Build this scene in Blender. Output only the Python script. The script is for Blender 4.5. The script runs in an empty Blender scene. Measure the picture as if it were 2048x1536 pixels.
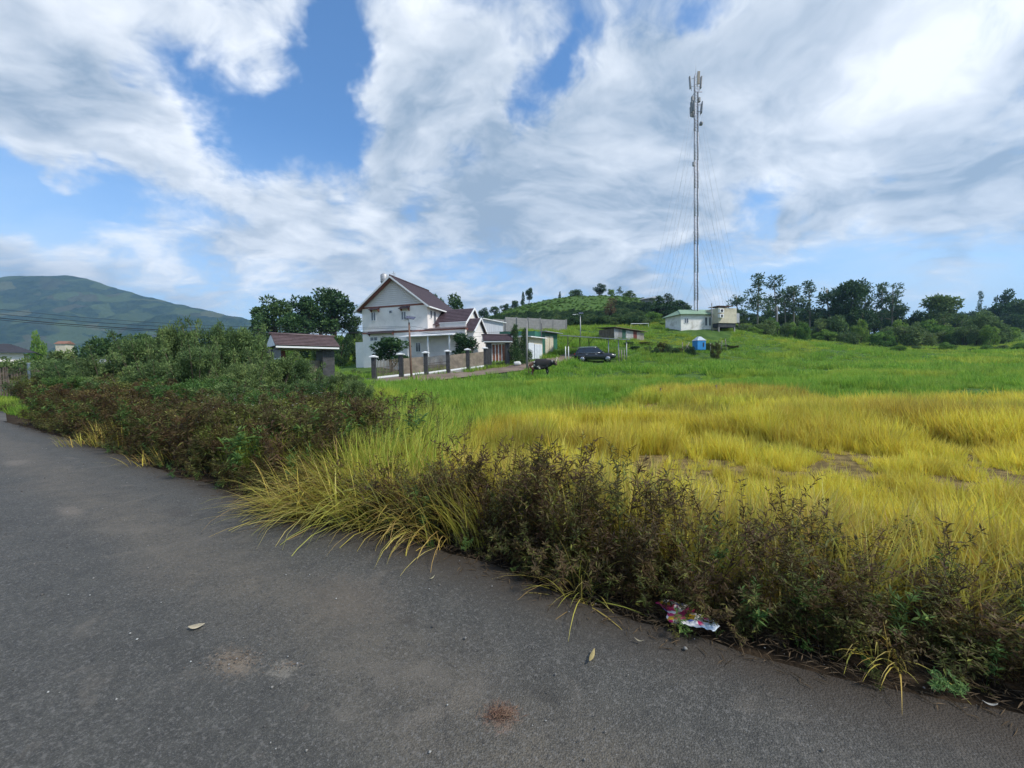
import bpy, math, random
import numpy as np
from mathutils import Vector, Matrix

SC = bpy.context.scene
COL = SC.collection
R = math.radians
random.seed(7)
RNG = np.random.default_rng(11)

# ------------------------------------------------------------------ camera
F = 770.0                       # focal length in pixels of the 2048 px wide photograph
PITCH, ROLL, EYE = R(2.0), R(0.94), 1.6
_f = Vector((0, math.cos(PITCH), -math.sin(PITCH)))
_u0 = Vector((0, math.sin(PITCH), math.cos(PITCH)))
_r0 = Vector((1, 0, 0))
_r = _r0 * math.cos(ROLL) - _u0 * math.sin(ROLL)
_u = _u0 * math.cos(ROLL) + _r0 * math.sin(ROLL)
CAM = Vector((0, 0, EYE))
cd = bpy.data.cameras.new('camera')
cam = bpy.data.objects.new('camera', cd)
COL.objects.link(cam)
M = Matrix((( _r.x, _u.x, -_f.x, CAM.x), (_r.y, _u.y, -_f.y, CAM.y), (_r.z, _u.z, -_f.z, CAM.z), (0, 0, 0, 1)))
cam.matrix_world = M
cd.sensor_width = 36.0
cd.lens = 36.0 * F / 2048.0
cd.clip_start = 0.05
cd.clip_end = 20000
SC.camera = cam

def ray(px, py):
    return (_f + _r * ((px - 1024) / F) - _u * ((py - 768) / F))

def at(px, py, Y):
    """world point seen at a pixel of the photograph, at distance Y ahead"""
    d = ray(px, py)
    return CAM + d * (Y / d.y)

# ------------------------------------------------------------------ sun, sky, exposure
SUN_EL, SUN_AZ = R(48), R(116)       # azimuth from +Y towards +X
sun_dir = Vector((math.sin(SUN_AZ) * math.cos(SUN_EL), math.cos(SUN_AZ) * math.cos(SUN_EL), math.sin(SUN_EL)))
sl = bpy.data.lights.new('sun', 'SUN')
sl.energy = 3.0
sl.angle = R(9)
sl.color = (1.0, 0.95, 0.86)
so = bpy.data.objects.new('sun', sl)
COL.objects.link(so)
so.rotation_euler = (-sun_dir).to_track_quat('-Z', 'Y').to_euler()
so.location = (60, 30, 80)

SC.view_settings.view_transform = 'Standard'
SC.view_settings.look = 'None'
SC.view_settings.exposure = 0.52
SC.view_settings.gamma = 1.0
SC.render.engine = 'CYCLES'
try:
    SC.cycles.use_denoising = True
    SC.cycles.denoiser = 'OPENIMAGEDENOISE'
    SC.cycles.max_bounces = 6
    SC.cycles.diffuse_bounces = 3
    SC.cycles.transmission_bounces = 3
    SC.cycles.transparent_max_bounces = 8
    SC.cycles.volume_bounces = 0
    SC.cycles.sample_clamp_indirect = 4.0
except Exception:
    pass

class NT:
    """small helper to write node trees"""
    def __init__(self, tree):
        self.t = tree
        tree.nodes.clear()
    def n(self, kind, **kw):
        nd = self.t.nodes.new(kind)
        for k, v in kw.items():
            setattr(nd, k, v)
        return nd
    def link(self, a, b):
        self.t.links.new(a, b)
    def val(self, sock, v):
        if hasattr(v, 'is_output') or isinstance(v, bpy.types.NodeSocket):
            self.t.links.new(v, sock)
        else:
            sock.default_value = v
    def math(self, op, a, b=0.0, c=0.0, clamp=False):
        nd = self.n('ShaderNodeMath', operation=op, use_clamp=clamp)
        self.val(nd.inputs[0], a); self.val(nd.inputs[1], b); self.val(nd.inputs[2], c)
        return nd.outputs[0]
    def vmath(self, op, a, b=(0, 0, 0), c=None):
        nd = self.n('ShaderNodeVectorMath', operation=op)
        self.val(nd.inputs[0], a); self.val(nd.inputs[1], b)
        if c is not None:
            self.val(nd.inputs[3 if op == 'SCALE' else 2], c)
        return nd.outputs[1] if op in ('DOT_PRODUCT', 'LENGTH', 'DISTANCE') else nd.outputs[0]
    def noise(self, vec, scale, detail=4, rough=0.5, dist=0.0, out=0, lac=2.0):
        nd = self.n('ShaderNodeTexNoise')
        if vec is not None: self.link(vec, nd.inputs['Vector'])
        nd.inputs['Scale'].default_value = scale
        nd.inputs['Detail'].default_value = detail
        nd.inputs['Roughness'].default_value = rough
        nd.inputs['Lacunarity'].default_value = lac
        nd.inputs['Distortion'].default_value = dist
        return nd.outputs[out]
    def ramp(self, v, a, b, lo=0.0, hi=1.0, smooth=True):
        nd = self.n('ShaderNodeMapRange', interpolation_type='SMOOTHSTEP' if smooth else 'LINEAR')
        self.val(nd.inputs[0], v)
        nd.inputs[1].default_value = a; nd.inputs[2].default_value = b
        nd.inputs[3].default_value = lo; nd.inputs[4].default_value = hi
        return nd.outputs[0]
    def mix(self, fac, a, b, blend='MIX'):
        nd = self.n('ShaderNodeMix', data_type='RGBA', blend_type=blend)
        self.val(nd.inputs[0], fac)
        for s, v in ((nd.inputs[6], a), (nd.inputs[7], b)):
            if isinstance(v, (tuple, list)) and len(v) == 3: v = (*v, 1)
            self.val(s, v)
        return nd.outputs[2]

def build_world():
    w = bpy.data.worlds.new('World')
    SC.world = w
    w.use_nodes = True
    T = NT(w.node_tree)
    out = T.n('ShaderNodeOutputWorld')
    bg = T.n('ShaderNodeBackground')
    T.link(bg.outputs[0], out.inputs[0])
    sky = T.n('ShaderNodeTexSky', sky_type='NISHITA', sun_disc=False)
    sky.sun_elevation = SUN_EL
    sky.sun_rotation = SUN_AZ
    sky.air_density = 1.1; sky.dust_density = 0.6; sky.ozone_density = 2.0
    sky.altitude = 800
    tc = T.n('ShaderNodeTexCoord')
    d = T.vmath('NORMALIZE', tc.outputs['Generated'])
    sep = T.n('ShaderNodeSeparateXYZ'); T.link(d, sep.inputs[0])
    z = T.math('MAXIMUM', sep.outputs[2], 0.0)
    den = T.math('ADD', z, 0.30)
    comb = T.n('ShaderNodeCombineXYZ')
    T.link(T.math('DIVIDE', sep.outputs[0], den), comb.inputs[0])
    T.link(T.math('DIVIDE', sep.outputs[1], den), comb.inputs[1])
    p = comb.outputs[0]
    # a wind-drawn stretch along one direction of the cloud layer
    mp = T.n('ShaderNodeMapping')
    T.link(p, mp.inputs[0])
    mp.inputs['Rotation'].default_value = (0, 0, R(-35))
    mp.inputs['Scale'].default_value = (0.8, 1.1, 1)
    mp.inputs['Location'].default_value = (3.1, 1.7, 0.4)
    q = mp.outputs[0]
    wq = T.noise(q, 1.6, 4, 0.5, 0.0, out=1)
    q = T.vmath('ADD', q, _scaled(T, wq, 0.55))
    n1 = T.noise(q, 2.3, 7, 0.60, 0.0)
    n2 = T.noise(T.vmath('ADD', q, (0.10, -0.02, 0.0)), 2.3, 5, 0.55, 0.0)
    nf = T.noise(q, 9.0, 6, 0.62, 0.0)
    nl = T.noise(T.vmath('ADD', q, (1.3, 5.2, 0.0)), 1.3, 4, 0.5, 0.0)
    # large-scale arrangement of cloud banks and gaps, as directions in the sky
    warp = T.noise(d, 4.0, 5, 0.62, 0.0, out=1)
    dw = T.vmath('NORMALIZE', T.vmath('ADD', d, _scaled(T, warp, 0.34)))
    acc = None
    for (px, py, rad, amp) in SKY_BANKS:
        c = ray(px, py).normalized()
        ang = rad / F * c.y
        k = 1.0 / (ang * ang)
        dt = T.vmath('DOT_PRODUCT', dw, tuple(c))
        e = T.math('EXPONENT', T.math('MULTIPLY_ADD', dt, 2 * k, -2 * k))
        acc = T.math('MULTIPLY_ADD', e, amp * (0.78 if amp < 0 else 0.9), acc if acc is not None else 0.0)
    cov = T.math('ADD', T.math('MULTIPLY_ADD', n1, 1.9, -0.40), T.math('ADD', acc, T.math('MULTIPLY_ADD', nf, 0.62, -0.31)))
    mask = T.math('MULTIPLY', T.ramp(cov, 0.26, 0.88), 0.96)
    thick = T.ramp(cov, 0.75, 1.35)
    lit = T.math('MULTIPLY_ADD', T.math('SUBTRACT', n1, n2), 2.9, 0.40)
    soft = T.math('MULTIPLY_ADD', nl, 1.9, -0.95)
    fine = T.math('MULTIPLY_ADD', nf, 0.9, -0.45)
    shade = T.math('ADD', T.math('ADD', T.math('SUBTRACT', lit, T.math('MULTIPLY', thick, 0.22)), fine), soft, clamp=True)
    ccol = T.mix(T.ramp(shade, 0.0, 1.0, smooth=False), (0.25, 0.325, 0.42), (0.80, 0.83, 0.87))
    # thin veil low in the sky
    low = T.ramp(sep.outputs[2], 0.0, 0.50, 1.0, 0.0)
    veil = T.math('MULTIPLY', low, T.ramp(n1, 0.30, 0.62, 0.55, 0.92))
    skyc = T.n('ShaderNodeVectorMath', operation='MULTIPLY')
    T.link(sky.outputs[0], skyc.inputs[0]); skyc.inputs[1].default_value = SKY_GAIN
    base = T.mix(veil, skyc.outputs[0], (0.56, 0.69, 0.81))
    colr = T.mix(mask, base, ccol)
    sc = T.n('ShaderNodeVectorMath', operation='SCALE')
    T.link(colr, sc.inputs[0]); sc.inputs[3].default_value = 10.0
    T.link(sc.outputs[0], bg.inputs[0])
    bg.inputs[1].default_value = 0.1

def _scaled(T, warp, s):
    nd = T.n('ShaderNodeVectorMath', operation='SCALE')
    T.link(T.vmath('SUBTRACT', warp, (0.5, 0.5, 0.5)), nd.inputs[0])
    nd.inputs[3].default_value = s
    return nd.outputs[0]

SKY_GAIN = (0.082, 0.122, 0.152)
# (pixel x, pixel y, radius, amount): cloud banks > 0, blue gaps < 0
SKY_BANKS = [
    (120, 90, 240, .40), (470, 50, 170, .50), (80, 240, 130, .40), (300, 320, 120, .30), (260, 240, 70, .25),
    (540, 345, 120, .40), (680, 360, 90, .20), (250, 345, 110, .26), (850, 40, 130, .30), (880, 190, 130, .45), (800, 330, 80, .28),
    (1050, 380, 160, .34), (1250, 250, 240, .32), (1500, 120, 280, .26), (1750, 250, 260, .30), (1980, 260, 240, .34), (1350, 400, 120, .28),
    (1650, 340, 160, .22), (420, 480, 90, .28), (120, 500, 160, .22), (850, 490, 160, .22), (650, 500, 140, .16), (1590, 455, 40, .50), (1850, 470, 60, .22), (1280, 480, 90, .22),
    (580, 225, 110, -.95), (690, 110, 85, -.75), (430, 205, 100, -.85), (700, 255, 85, -.65), (270, 160, 45, -.40), (640, 30, 40, -.4),
    (100, 395, 105, -.85), (300, 408, 90, -.75), (0, 380, 90, -.65), (450, 425, 55, -.45), (1110, 130, 55, -.85), (1050, 215, 45, -.65),
    (1385, 8, 45, -.50), (930, 310, 45, -.5), (870, 395, 55, -.5), (1560, 420, 70, -.35), (1500, 510, 110, -.40), (1720, 470, 80, -.30),
    (1960, 530, 110, -.42), (1750, 560, 150, -.40), (1830, 90, 90, -.35), (700, 430, 60, -.25),
]
build_world()

# ------------------------------------------------------------------ helpers
def lin(h):
    """sRGB 0-255 to linear"""
    return tuple(((c / 255) / 12.92 if c / 255 <= 0.04045 else ((c / 255 + 0.055) / 1.055) ** 2.4) for c in h)

def new_mat(name):
    m = bpy.data.materials.new(name)
    m.use_nodes = True
    return m, NT(m.node_tree)

def plain(name, col, rough=0.8, var=0.15, scale=3.0, bump=0.0, bscale=30.0, metal=0.0, spec=0.3, stain=None, stain_amt=0.0):
    """painted / rendered / metal surface with uneven tone and optional stains"""
    m, T = new_mat(name)
    out = T.n('ShaderNodeOutputMaterial')
    b = T.n('ShaderNodeBsdfPrincipled')
    T.link(b.outputs[0], out.inputs[0])
    tc = T.n('ShaderNodeTexCoord')
    n = T.noise(tc.outputs['Object'], scale, 5, 0.6)
    dark = tuple(c * (1 - var) for c in col)
    lite = tuple(min(1, c * (1 + var)) for c in col)
    c = T.mix(T.ramp(n, 0.3, 0.7), dark, lite)
    if stain:
        s = T.noise(tc.outputs['Object'], scale * 0.6, 6, 0.65, 0.6)
        c = T.mix(T.math('MULTIPLY', T.ramp(s, 0.5, 0.72), stain_amt), c, stain)
    T.link(c, b.inputs['Base Color'])
    b.inputs['Roughness'].default_value = rough
    b.inputs['Metallic'].default_value = metal
    b.inputs['Specular IOR Level'].default_value = spec
    if bump:
        bn = T.n('ShaderNodeBump')
        bn.inputs['Strength'].default_value = bump
        bn.inputs['Distance'].default_value = 0.02
        T.link(T.noise(tc.outputs['Object'], bscale, 4, 0.6), bn.inputs['Height'])
        T.link(bn.outputs[0], b.inputs['Normal'])
    return m

def leafmat(name, cols, trans=0.35, rough=0.6, instancer=None, dry=None, objvar=0.25):
    """leaf material; cols = list of leaf colours picked by the per-leaf value 'rnd';
    dry = second list blended in by the scatter value 'tint'"""
    m, T = new_mat(name)
    out = T.n('ShaderNodeOutputMaterial')
    at_ = T.n('ShaderNodeAttribute', attribute_name='rnd')
    def cr(cs):
        nd = T.n('ShaderNodeValToRGB')
        el = nd.color_ramp.elements
        el[0].position = 0.0; el[0].color = (*cs[0], 1)
        el[1].position = 1.0; el[1].color = (*cs[-1], 1)
        for i in range(1, len(cs) - 1):
            e = el.new(i / (len(cs) - 1)); e.color = (*cs[i], 1)
        T.link(at_.outputs['Fac'], nd.inputs[0])
        return nd.outputs[0]
    c = cr(cols)
    if dry:
        ti = T.n('ShaderNodeAttribute', attribute_name='tint', attribute_type='INSTANCER')
        c = T.mix(ti.outputs['Fac'], c, cr(dry))
        br = T.n('ShaderNodeAttribute', attribute_name='brown', attribute_type='INSTANCER')
        c = T.mix(br.outputs['Fac'], c, (0.30, 0.19, 0.06))
    if objvar:
        oi = T.n('ShaderNodeObjectInfo')
        hs = T.n('ShaderNodeHueSaturation')
        T.link(T.math('MULTIPLY_ADD', oi.outputs['Random'], objvar, 1 - objvar / 2), hs.inputs['Value'])
        T.link(T.math('MULTIPLY_ADD', oi.outputs['Random'], -0.03, 0.515), hs.inputs['Hue'])
        T.link(c, hs.inputs['Color'])
        c = hs.outputs[0]
    b = T.n('ShaderNodeBsdfPrincipled')
    T.link(c, b.inputs['Base Color'])
    b.inputs['Roughness'].default_value = rough
    b.inputs['Specular IOR Level'].default_value = 0.25
    t = T.n('ShaderNodeBsdfTranslucent')
    T.link(c, t.inputs[0])
    mx = T.n('ShaderNodeMixShader')
    mx.inputs[0].default_value = trans
    T.link(b.outputs[0], mx.inputs[1]); T.link(t.outputs[0], mx.inputs[2])
    T.link(mx.outputs[0], out.inputs[0])
    return m

def link(o, parent=None):
    COL.objects.link(o)
    if parent is not None:
        o.parent = parent
    return o

def tag(o, label=None, cat=None, group=None, kind=None):
    if label: o['label'] = label
    if cat: o['category'] = cat
    if group: o['group'] = group
    if kind: o['kind'] = kind
    return o

def empty(name, loc, rz=0.0, label=None, cat=None, group=None, scale=None):
    o = bpy.data.objects.new(name, None)
    o.empty_display_size = 0.3
    o.location = loc
    o.rotation_euler = (0, 0, rz)
    if scale is not None: o.scale = scale
    COL.objects.link(o)
    return tag(o, label, cat, group)

class MB:
    """mesh builder: boxes, bars, tubes, plates collected into ONE mesh"""
    def __init__(self):
        self.v, self.f, self.m, self.sm = [], [], [], []
    def poly(self, pts, mi=0):
        k = len(self.v)
        self.v += [tuple(p) for p in pts]
        self.f.append(tuple(range(k, k + len(pts)))); self.m.append(mi); self.sm.append(False)
        return self
    def faces(self, pts, fs, mi=0, smooth=False):
        k = len(self.v)
        self.v += [tuple(p) for p in pts]
        for f in fs:
            self.f.append(tuple(i + k for i in f)); self.m.append(mi); self.sm.append(smooth)
        return self
    def box(self, x0, x1, y0, y1, z0, z1, mi=0):
        p = [(x0, y0, z0), (x1, y0, z0), (x1, y1, z0), (x0, y1, z0), (x0, y0, z1), (x1, y0, z1), (x1, y1, z1), (x0, y1, z1)]
        return self.faces(p, [(0, 3, 2, 1), (4, 5, 6, 7), (0, 1, 5, 4), (1, 2, 6, 5), (2, 3, 7, 6), (3, 0, 4, 7)], mi)
    def prism(self, prof, axis, a, b, mi=0):
        """extrude a 2-D profile along an axis"""
        n = len(prof)
        def P(u, w, t):
            return {'x': (t, u, w), 'y': (u, t, w), 'z': (u, w, t)}[axis]
        pts = [P(u, w, a) for u, w in prof] + [P(u, w, b) for u, w in prof]
        fs = [tuple(range(n))[::-1], tuple(range(n, 2 * n))] + [(i, (i + 1) % n, n + (i + 1) % n, n + i) for i in range(n)]
        return self.faces(pts, fs, mi)
    def tube(self, pts, rads, seg=8, mi=0, cap=True, smooth=True):
        pts = [Vector(p) for p in pts]
        if not hasattr(rads, '__len__'): rads = [rads] * len(pts)
        V, fs = [], []
        up = Vector((0, 0, 1))
        for i, p in enumerate(pts):
            t = (pts[min(i + 1, len(pts) - 1)] - pts[max(i - 1, 0)]).normalized()
            a = t.cross(up)
            if a.length < 0.05: a = t.cross(Vector((1, 0, 0)))
            a.normalize(); b = t.cross(a)
            for k in range(seg):
                th = 2 * math.pi * k / seg
                V.append(p + a * (math.cos(th) * rads[i]) + b * (math.sin(th) * rads[i]))
        for i in range(len(pts) - 1):
            for k in range(seg):
                fs.append((i * seg + k, i * seg + (k + 1) % seg, (i + 1) * seg + (k + 1) % seg, (i + 1) * seg + k))
        if cap:
            fs.append(tuple(range(seg))[::-1])
            fs.append(tuple(range((len(pts) - 1) * seg, len(pts) * seg)))
        return self.faces(V, fs, mi, smooth)
    def mesh(self, name, mats):
        me = bpy.data.meshes.new(name)
        me.from_pydata(self.v, [], self.f)
        for mt in (mats if isinstance(mats, (list, tuple)) else [mats]):
            me.materials.append(mt)
        me.polygons.foreach_set('material_index', self.m)
        me.polygons.foreach_set('use_smooth', self.sm)
        me.update()
        return me
    def build(self, name, mats, parent=None, bevel=0.0):
        o = bpy.data.objects.new(name, self.mesh(name, mats))
        link(o, parent)
        if bevel:
            bv = o.modifiers.new('bevel', 'BEVEL')
            bv.width = bevel; bv.segments = 2; bv.limit_method = 'ANGLE'
        return o

def np_mesh(name, V, Q, mat, rnd=None, tris=False, smooth=False):
    """fast mesh from numpy arrays; V (n,3), Q (m,4) or (m,3); rnd per-vertex value"""
    me = bpy.data.meshes.new(name)
    k = Q.shape[1]
    me.vertices.add(len(V)); me.loops.add(Q.size); me.polygons.add(len(Q))
    me.vertices.foreach_set('co', np.ascontiguousarray(V, dtype=np.float32).ravel())
    me.loops.foreach_set('vertex_index', np.ascontiguousarray(Q, dtype=np.int32).ravel())
    me.polygons.foreach_set('loop_start', np.arange(0, Q.size, k, dtype=np.int32))
    me.polygons.foreach_set('loop_total', np.full(len(Q), k, dtype=np.int32))
    if smooth: me.polygons.foreach_set('use_smooth', np.ones(len(Q), dtype=bool))
    if mat is not None: me.materials.append(mat)
    if rnd is not None:
        a = me.attributes.new('rnd', 'FLOAT', 'POINT')
        a.data.foreach_set('value', np.ascontiguousarray(rnd, dtype=np.float32))
    me.update(calc_edges=True)
    return me

def unit(v):
    return v / np.maximum(np.linalg.norm(v, axis=-1, keepdims=True), 1e-9)

def leaves(C, D, N, L, W, rnd, fold=0.25):
    """leaf faces: C base points, D direction, N normal, L length, W width -> V, Q, rnd"""
    C = np.asarray(C, float); n = len(C)
    D = unit(D); S = unit(np.cross(D, N)); Nn = np.cross(S, D)
    L = np.broadcast_to(L, n)[:, None]; W = np.broadcast_to(W, n)[:, None]
    base = C
    mid = C + D * L * 0.45
    a = mid + S * W * 0.5 + Nn * W * fold
    b = mid - S * W * 0.5 + Nn * W * fold
    tip = C + D * L - Nn * L * 0.08
    V = np.stack([base, a, tip, b], 1).reshape(-1, 3)
    i = np.arange(n)[:, None] * 4
    Q = np.concatenate([np.concatenate([i, i + 1, i + 2], 1), np.concatenate([i, i + 2, i + 3], 1)])
    return V, Q, np.repeat(rnd, 4)

def blades(n, rad, h0, h1, w, lean, curl, rng, segs=3, rough=0.3, fan=None):
    """n grass blades within a radius -> V, Q(tris), rnd"""
    th = rng.uniform(0, 2 * np.pi, n); r = rad * np.sqrt(rng.uniform(0, 1, n))
    B = np.stack([r * np.cos(th), r * np.sin(th), np.zeros(n)], 1)
    az = th + rng.normal(0, 0.7, n) if fan is None else fan + rng.normal(0, 0.5, n)
    H = rng.uniform(h0, h1, n); W = w * rng.uniform(0.6, 1.3, n)
    ln = np.abs(rng.normal(lean, lean * rough + 0.05, n)); cu = np.abs(rng.normal(curl, curl * 0.5 + 0.02, n))
    dirh = np.stack([np.cos(az), np.sin(az), np.zeros(n)], 1)
    side = np.stack([-np.sin(az + 0.6), np.cos(az + 0.6), np.zeros(n)], 1)
    V = np.zeros((n, 2 * segs + 1, 3))
    pos = B.copy(); ang = ln.copy()
    for s in range(segs + 1):
        t = s / segs
        wd = (W * (1 - t ** 1.6) * (0.7 + 0.6 * min(t * 3, 1)))[:, None] * 0.5
        if s < segs:
            V[:, 2 * s] = pos - side * wd; V[:, 2 * s + 1] = pos + side * wd
        else:
            V[:, 2 * segs] = pos
        step = (H / segs)[:, None]
        pos = pos + step * (dirh * np.sin(ang)[:, None] + np.array([0, 0, 1]) * np.cos(ang)[:, None])
        ang = ang + cu / segs * (1 + t)
    V[:, :, 2] = np.maximum(V[:, :, 2], 0.006)
    nv = 2 * segs + 1
    T = []
    for s in range(segs - 1):
        T += [(2 * s, 2 * s + 1, 2 * s + 3), (2 * s, 2 * s + 3, 2 * s + 2)]
    T += [(2 * segs - 2, 2 * segs - 1, 2 * segs)]
    T = np.array(T)
    Q = (np.arange(n)[:, None, None] * nv + T[None]).reshape(-1, 3)
    return V.reshape(-1, 3), Q, np.repeat(rng.uniform(0, 1, n), nv)

def join(parts):
    V, Q, Rn, k = [], [], [], 0
    for v, q, r in parts:
        V.append(v); Q.append(q + k); Rn.append(r); k += len(v)
    return np.concatenate(V), np.concatenate(Q), np.concatenate(Rn)

_gn = {}
def scatter(name, P, rot, scl, idx, coll, label, cat, tint=None, brown=None):
    """one 'stuff' object: small plants of a collection set on many points"""
    me = bpy.data.meshes.new(name)
    n = len(P)
    me.vertices.add(n)
    me.vertices.foreach_set('co', np.ascontiguousarray(P, np.float32).ravel())
    def att(nm, ty, data, key):
        a = me.attributes.new(nm, ty, 'POINT')
        a.data.foreach_set(key, np.ascontiguousarray(data).ravel())
    att('rot', 'FLOAT_VECTOR', rot.astype(np.float32), 'vector')
    att('scl', 'FLOAT_VECTOR', scl.astype(np.float32), 'vector')
    att('idx', 'INT', idx.astype(np.int32), 'value')
    att('tint', 'FLOAT', (np.zeros(n) if tint is None else tint).astype(np.float32), 'value')
    att('brown', 'FLOAT', (np.zeros(n) if brown is None else brown).astype(np.float32), 'value')
    me.update()
    o = bpy.data.objects.new(name, me)
    link(o)
    g = bpy.data.node_groups.new(name + '_scatter', 'GeometryNodeTree')
    g.interface.new_socket('Geometry', in_out='INPUT', socket_type='NodeSocketGeometry')
    g.interface.new_socket('Geometry', in_out='OUTPUT', socket_type='NodeSocketGeometry')
    N = g.nodes
    gi = N.new('NodeGroupInput'); go = N.new('NodeGroupOutput')
    ip = N.new('GeometryNodeInstanceOnPoints')
    ci = N.new('GeometryNodeCollectionInfo')
    ci.inputs['Collection'].default_value = coll
    ci.inputs['Separate Children'].default_value = True
    ci.inputs['Reset Children'].default_value = True
    ip.inputs['Pick Instance'].default_value = True
    def na(nm, ty):
        a = N.new('GeometryNodeInputNamedAttribute'); a.data_type = ty
        a.inputs['Name'].default_value = nm
        return a.outputs[0]
    er = N.new('FunctionNodeEulerToRotation')
    g.links.new(na('rot', 'FLOAT_VECTOR'), er.inputs[0])
    g.links.new(gi.outputs[0], ip.inputs['Points'])
    g.links.new(ci.outputs[0], ip.inputs['Instance'])
    g.links.new(na('idx', 'INT'), ip.inputs['Instance Index'])
    g.links.new(er.outputs[0], ip.inputs['Rotation'])
    g.links.new(na('scl', 'FLOAT_VECTOR'), ip.inputs['Scale'])
    g.links.new(ip.outputs[0], go.inputs[0])
    md = o.modifiers.new('scatter', 'NODES')
    md.node_group = g
    return tag(o, label, cat, None, 'stuff')

def proto_collection(name, meshes):
    c = bpy.data.collections.new(name)
    for i, me in enumerate(meshes):
        c.objects.link(bpy.data.objects.new(f'{name}_{i:02d}', me))
    return c

def vnoise(x, y, seed=0):
    """smooth value noise, vectorised"""
    x = np.asarray(x, float); y = np.asarray(y, float)
    xi = np.floor(x).astype(np.int64); yi = np.floor(y).astype(np.int64)
    fx = x - xi; fy = y - yi
    fx = fx * fx * (3 - 2 * fx); fy = fy * fy * (3 - 2 * fy)
    def h(a, b):
        k = (a * 374761393 + b * 668265263 + seed * 1442695041) & 0x7fffffff
        k = ((k ^ (k >> 13)) * 1274126177) & 0x7fffffff
        return ((k ^ (k >> 16)) & 0xffff) / 65535.0
    return (h(xi, yi) * (1 - fx) + h(xi + 1, yi) * fx) * (1 - fy) + (h(xi, yi + 1) * (1 - fx) + h(xi + 1, yi + 1) * fx) * fy

def fbm(x, y, oct=4, seed=0):
    s, a, t = 0, 1.0, 0
    for i in range(oct):
        s = s + a * vnoise(x * 2 ** i + 17.3 * i, y * 2 ** i - 9.1 * i, seed + i); t += a; a *= 0.5
    return s / t

def sstep(a, b, x):
    t = np.clip((np.asarray(x, float) - a) / (b - a), 0, 1)
    return t * t * (3 - 2 * t)

# ------------------------------------------------------------------ terrain shape
def _gpt(px, py, z=0.0):
    d = ray(px, py); s = (z - CAM.z) / d.z
    return CAM + d * s
_e0, _e1 = _gpt(1400, 1272), _gpt(160, 882)     # two points of the road's field-side edge
RU = (Vector((_e1.x - _e0.x, _e1.y - _e0.y))).normalized()   # along the road, away to the left
RN = Vector((-RU.y, RU.x))
if RN.y < 0: RN = -RN
RC = (RN.dot(Vector((_e0.x, _e0.y))) + RN.dot(Vector((_e1.x, _e1.y)))) / 2   # edge: RN.p = RC
RW = 7.2
_os = np.array([-8, -3, -1.1, -.75, -.45, -.1, .25, .7, 1.2, 1.85, 2.3, 2.9, 4.2, 6, 9, 12, 17, 24])
_oo = np.array([.5, .42, .26, .18, .11, .07, .01, -.01, .0, .10, .14, .08, -.10, -.06, -.06, .04, -.08, -.2])
def road_off(s):       # the edge wavers a little
    return np.interp(s, _os, _oo)
def road_d(x, y):      # signed distance from the field-side road edge (positive = field)
    x = np.asarray(x); y = np.asarray(y)
    return RN.x * x + RN.y * y - RC - road_off(RU.x * x + RU.y * y)
def road_pt(s, d):     # point at s along the road (0 = foot of camera), d beyond the edge
    d = d + road_off(s)
    return RU.x * s + RN.x * (RC + d), RU.y * s + RN.y * (RC + d)

_W = [(4, 4, -.05), (0, 6, -.08), (10, 5, -.02), (20, 5, 0), (5, 10, -.05), (15, 12, 0), (0, 20, .15), (12, 20, .2), (28, 20, .25),
      (-8, 12, -.1), (-15, 20, 0), (-30, 25, -.1), (-8, 26, .4), (-20, 30, .4), (-32, 40, .2), (-60, 60, -1), (-50, 100, -2), (-120, 150, -8), (-300, 300, -15),
      (0, 400, 0), (200, 320, 6), (300, 100, 8), (120, 30, 2), (60, 10, .5), (120, -40, 0), (0, -60, 0), (-100, 0, 0), (-40, 24, 0), (-80, 48, 0),
      (20, 245, 12), (60, 240, 14), (-60, 230, 4), (150, 200, 14), (40, 20, .4), (-16, 60, 4.0), (60, -100, 0), (-200, -50, 0), (300, -100, 0), (0, -300, 0)]
_PX = [(1500, 745, 32), (1800, 742, 32), (2040, 738, 34), (1100, 757, 35), (900, 768, 32), (1500, 714, 52), (1800, 716, 50), (2040, 712, 50),
       (1800, 698, 75), (2040, 690, 80), (1600, 692, 75), (1300, 702, 52), (1200, 724, 45), (1150, 720, 46), (1410, 658, 66), (1470, 660, 67), (1360, 657, 66),
       (1300, 682, 60), (1250, 684, 58), (1700, 684, 95), (1900, 686, 100), (2048, 680, 110), (1700, 668, 140), (2048, 642, 160), (1960, 655, 150),
       (750, 736, 45), (900, 736, 46), (750, 756, 33), (850, 752, 35), (971, 738, 40), (1040, 738, 40), (1115, 718, 47), (700, 690, 70), (560, 690, 70),
       (660, 676, 78), (1060, 664, 62), (1140, 654, 78), (960, 642, 130), (1040, 612, 150), (1100, 601, 155), (1150, 594, 156), (1230, 592, 150),
       (1290, 598, 140), (1340, 622, 118), (1400, 640, 110), (1150, 640, 95), (1250, 642, 95), (1230, 622, 115), (1080, 636, 105)]
_cp = [tuple(p) for p in _W] + [tuple(at(*p)) for p in _PX]
_cp = np.array(_cp)
def _tps_fit(P):
    n = len(P)
    d = np.hypot(P[:, None, 0] - P[None, :, 0], P[:, None, 1] - P[None, :, 1])
    A = np.zeros((n + 3, n + 3)); A[:n, :n] = d - 0.15 * np.eye(n)
    A[:n, n] = 1; A[:n, n + 1:] = P[:, :2]; A[n, :n] = 1; A[n + 1:, :n] = P[:, :2].T
    return np.linalg.solve(A, np.concatenate([P[:, 2], np.zeros(3)]))
_tw = _tps_fit(_cp)
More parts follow.
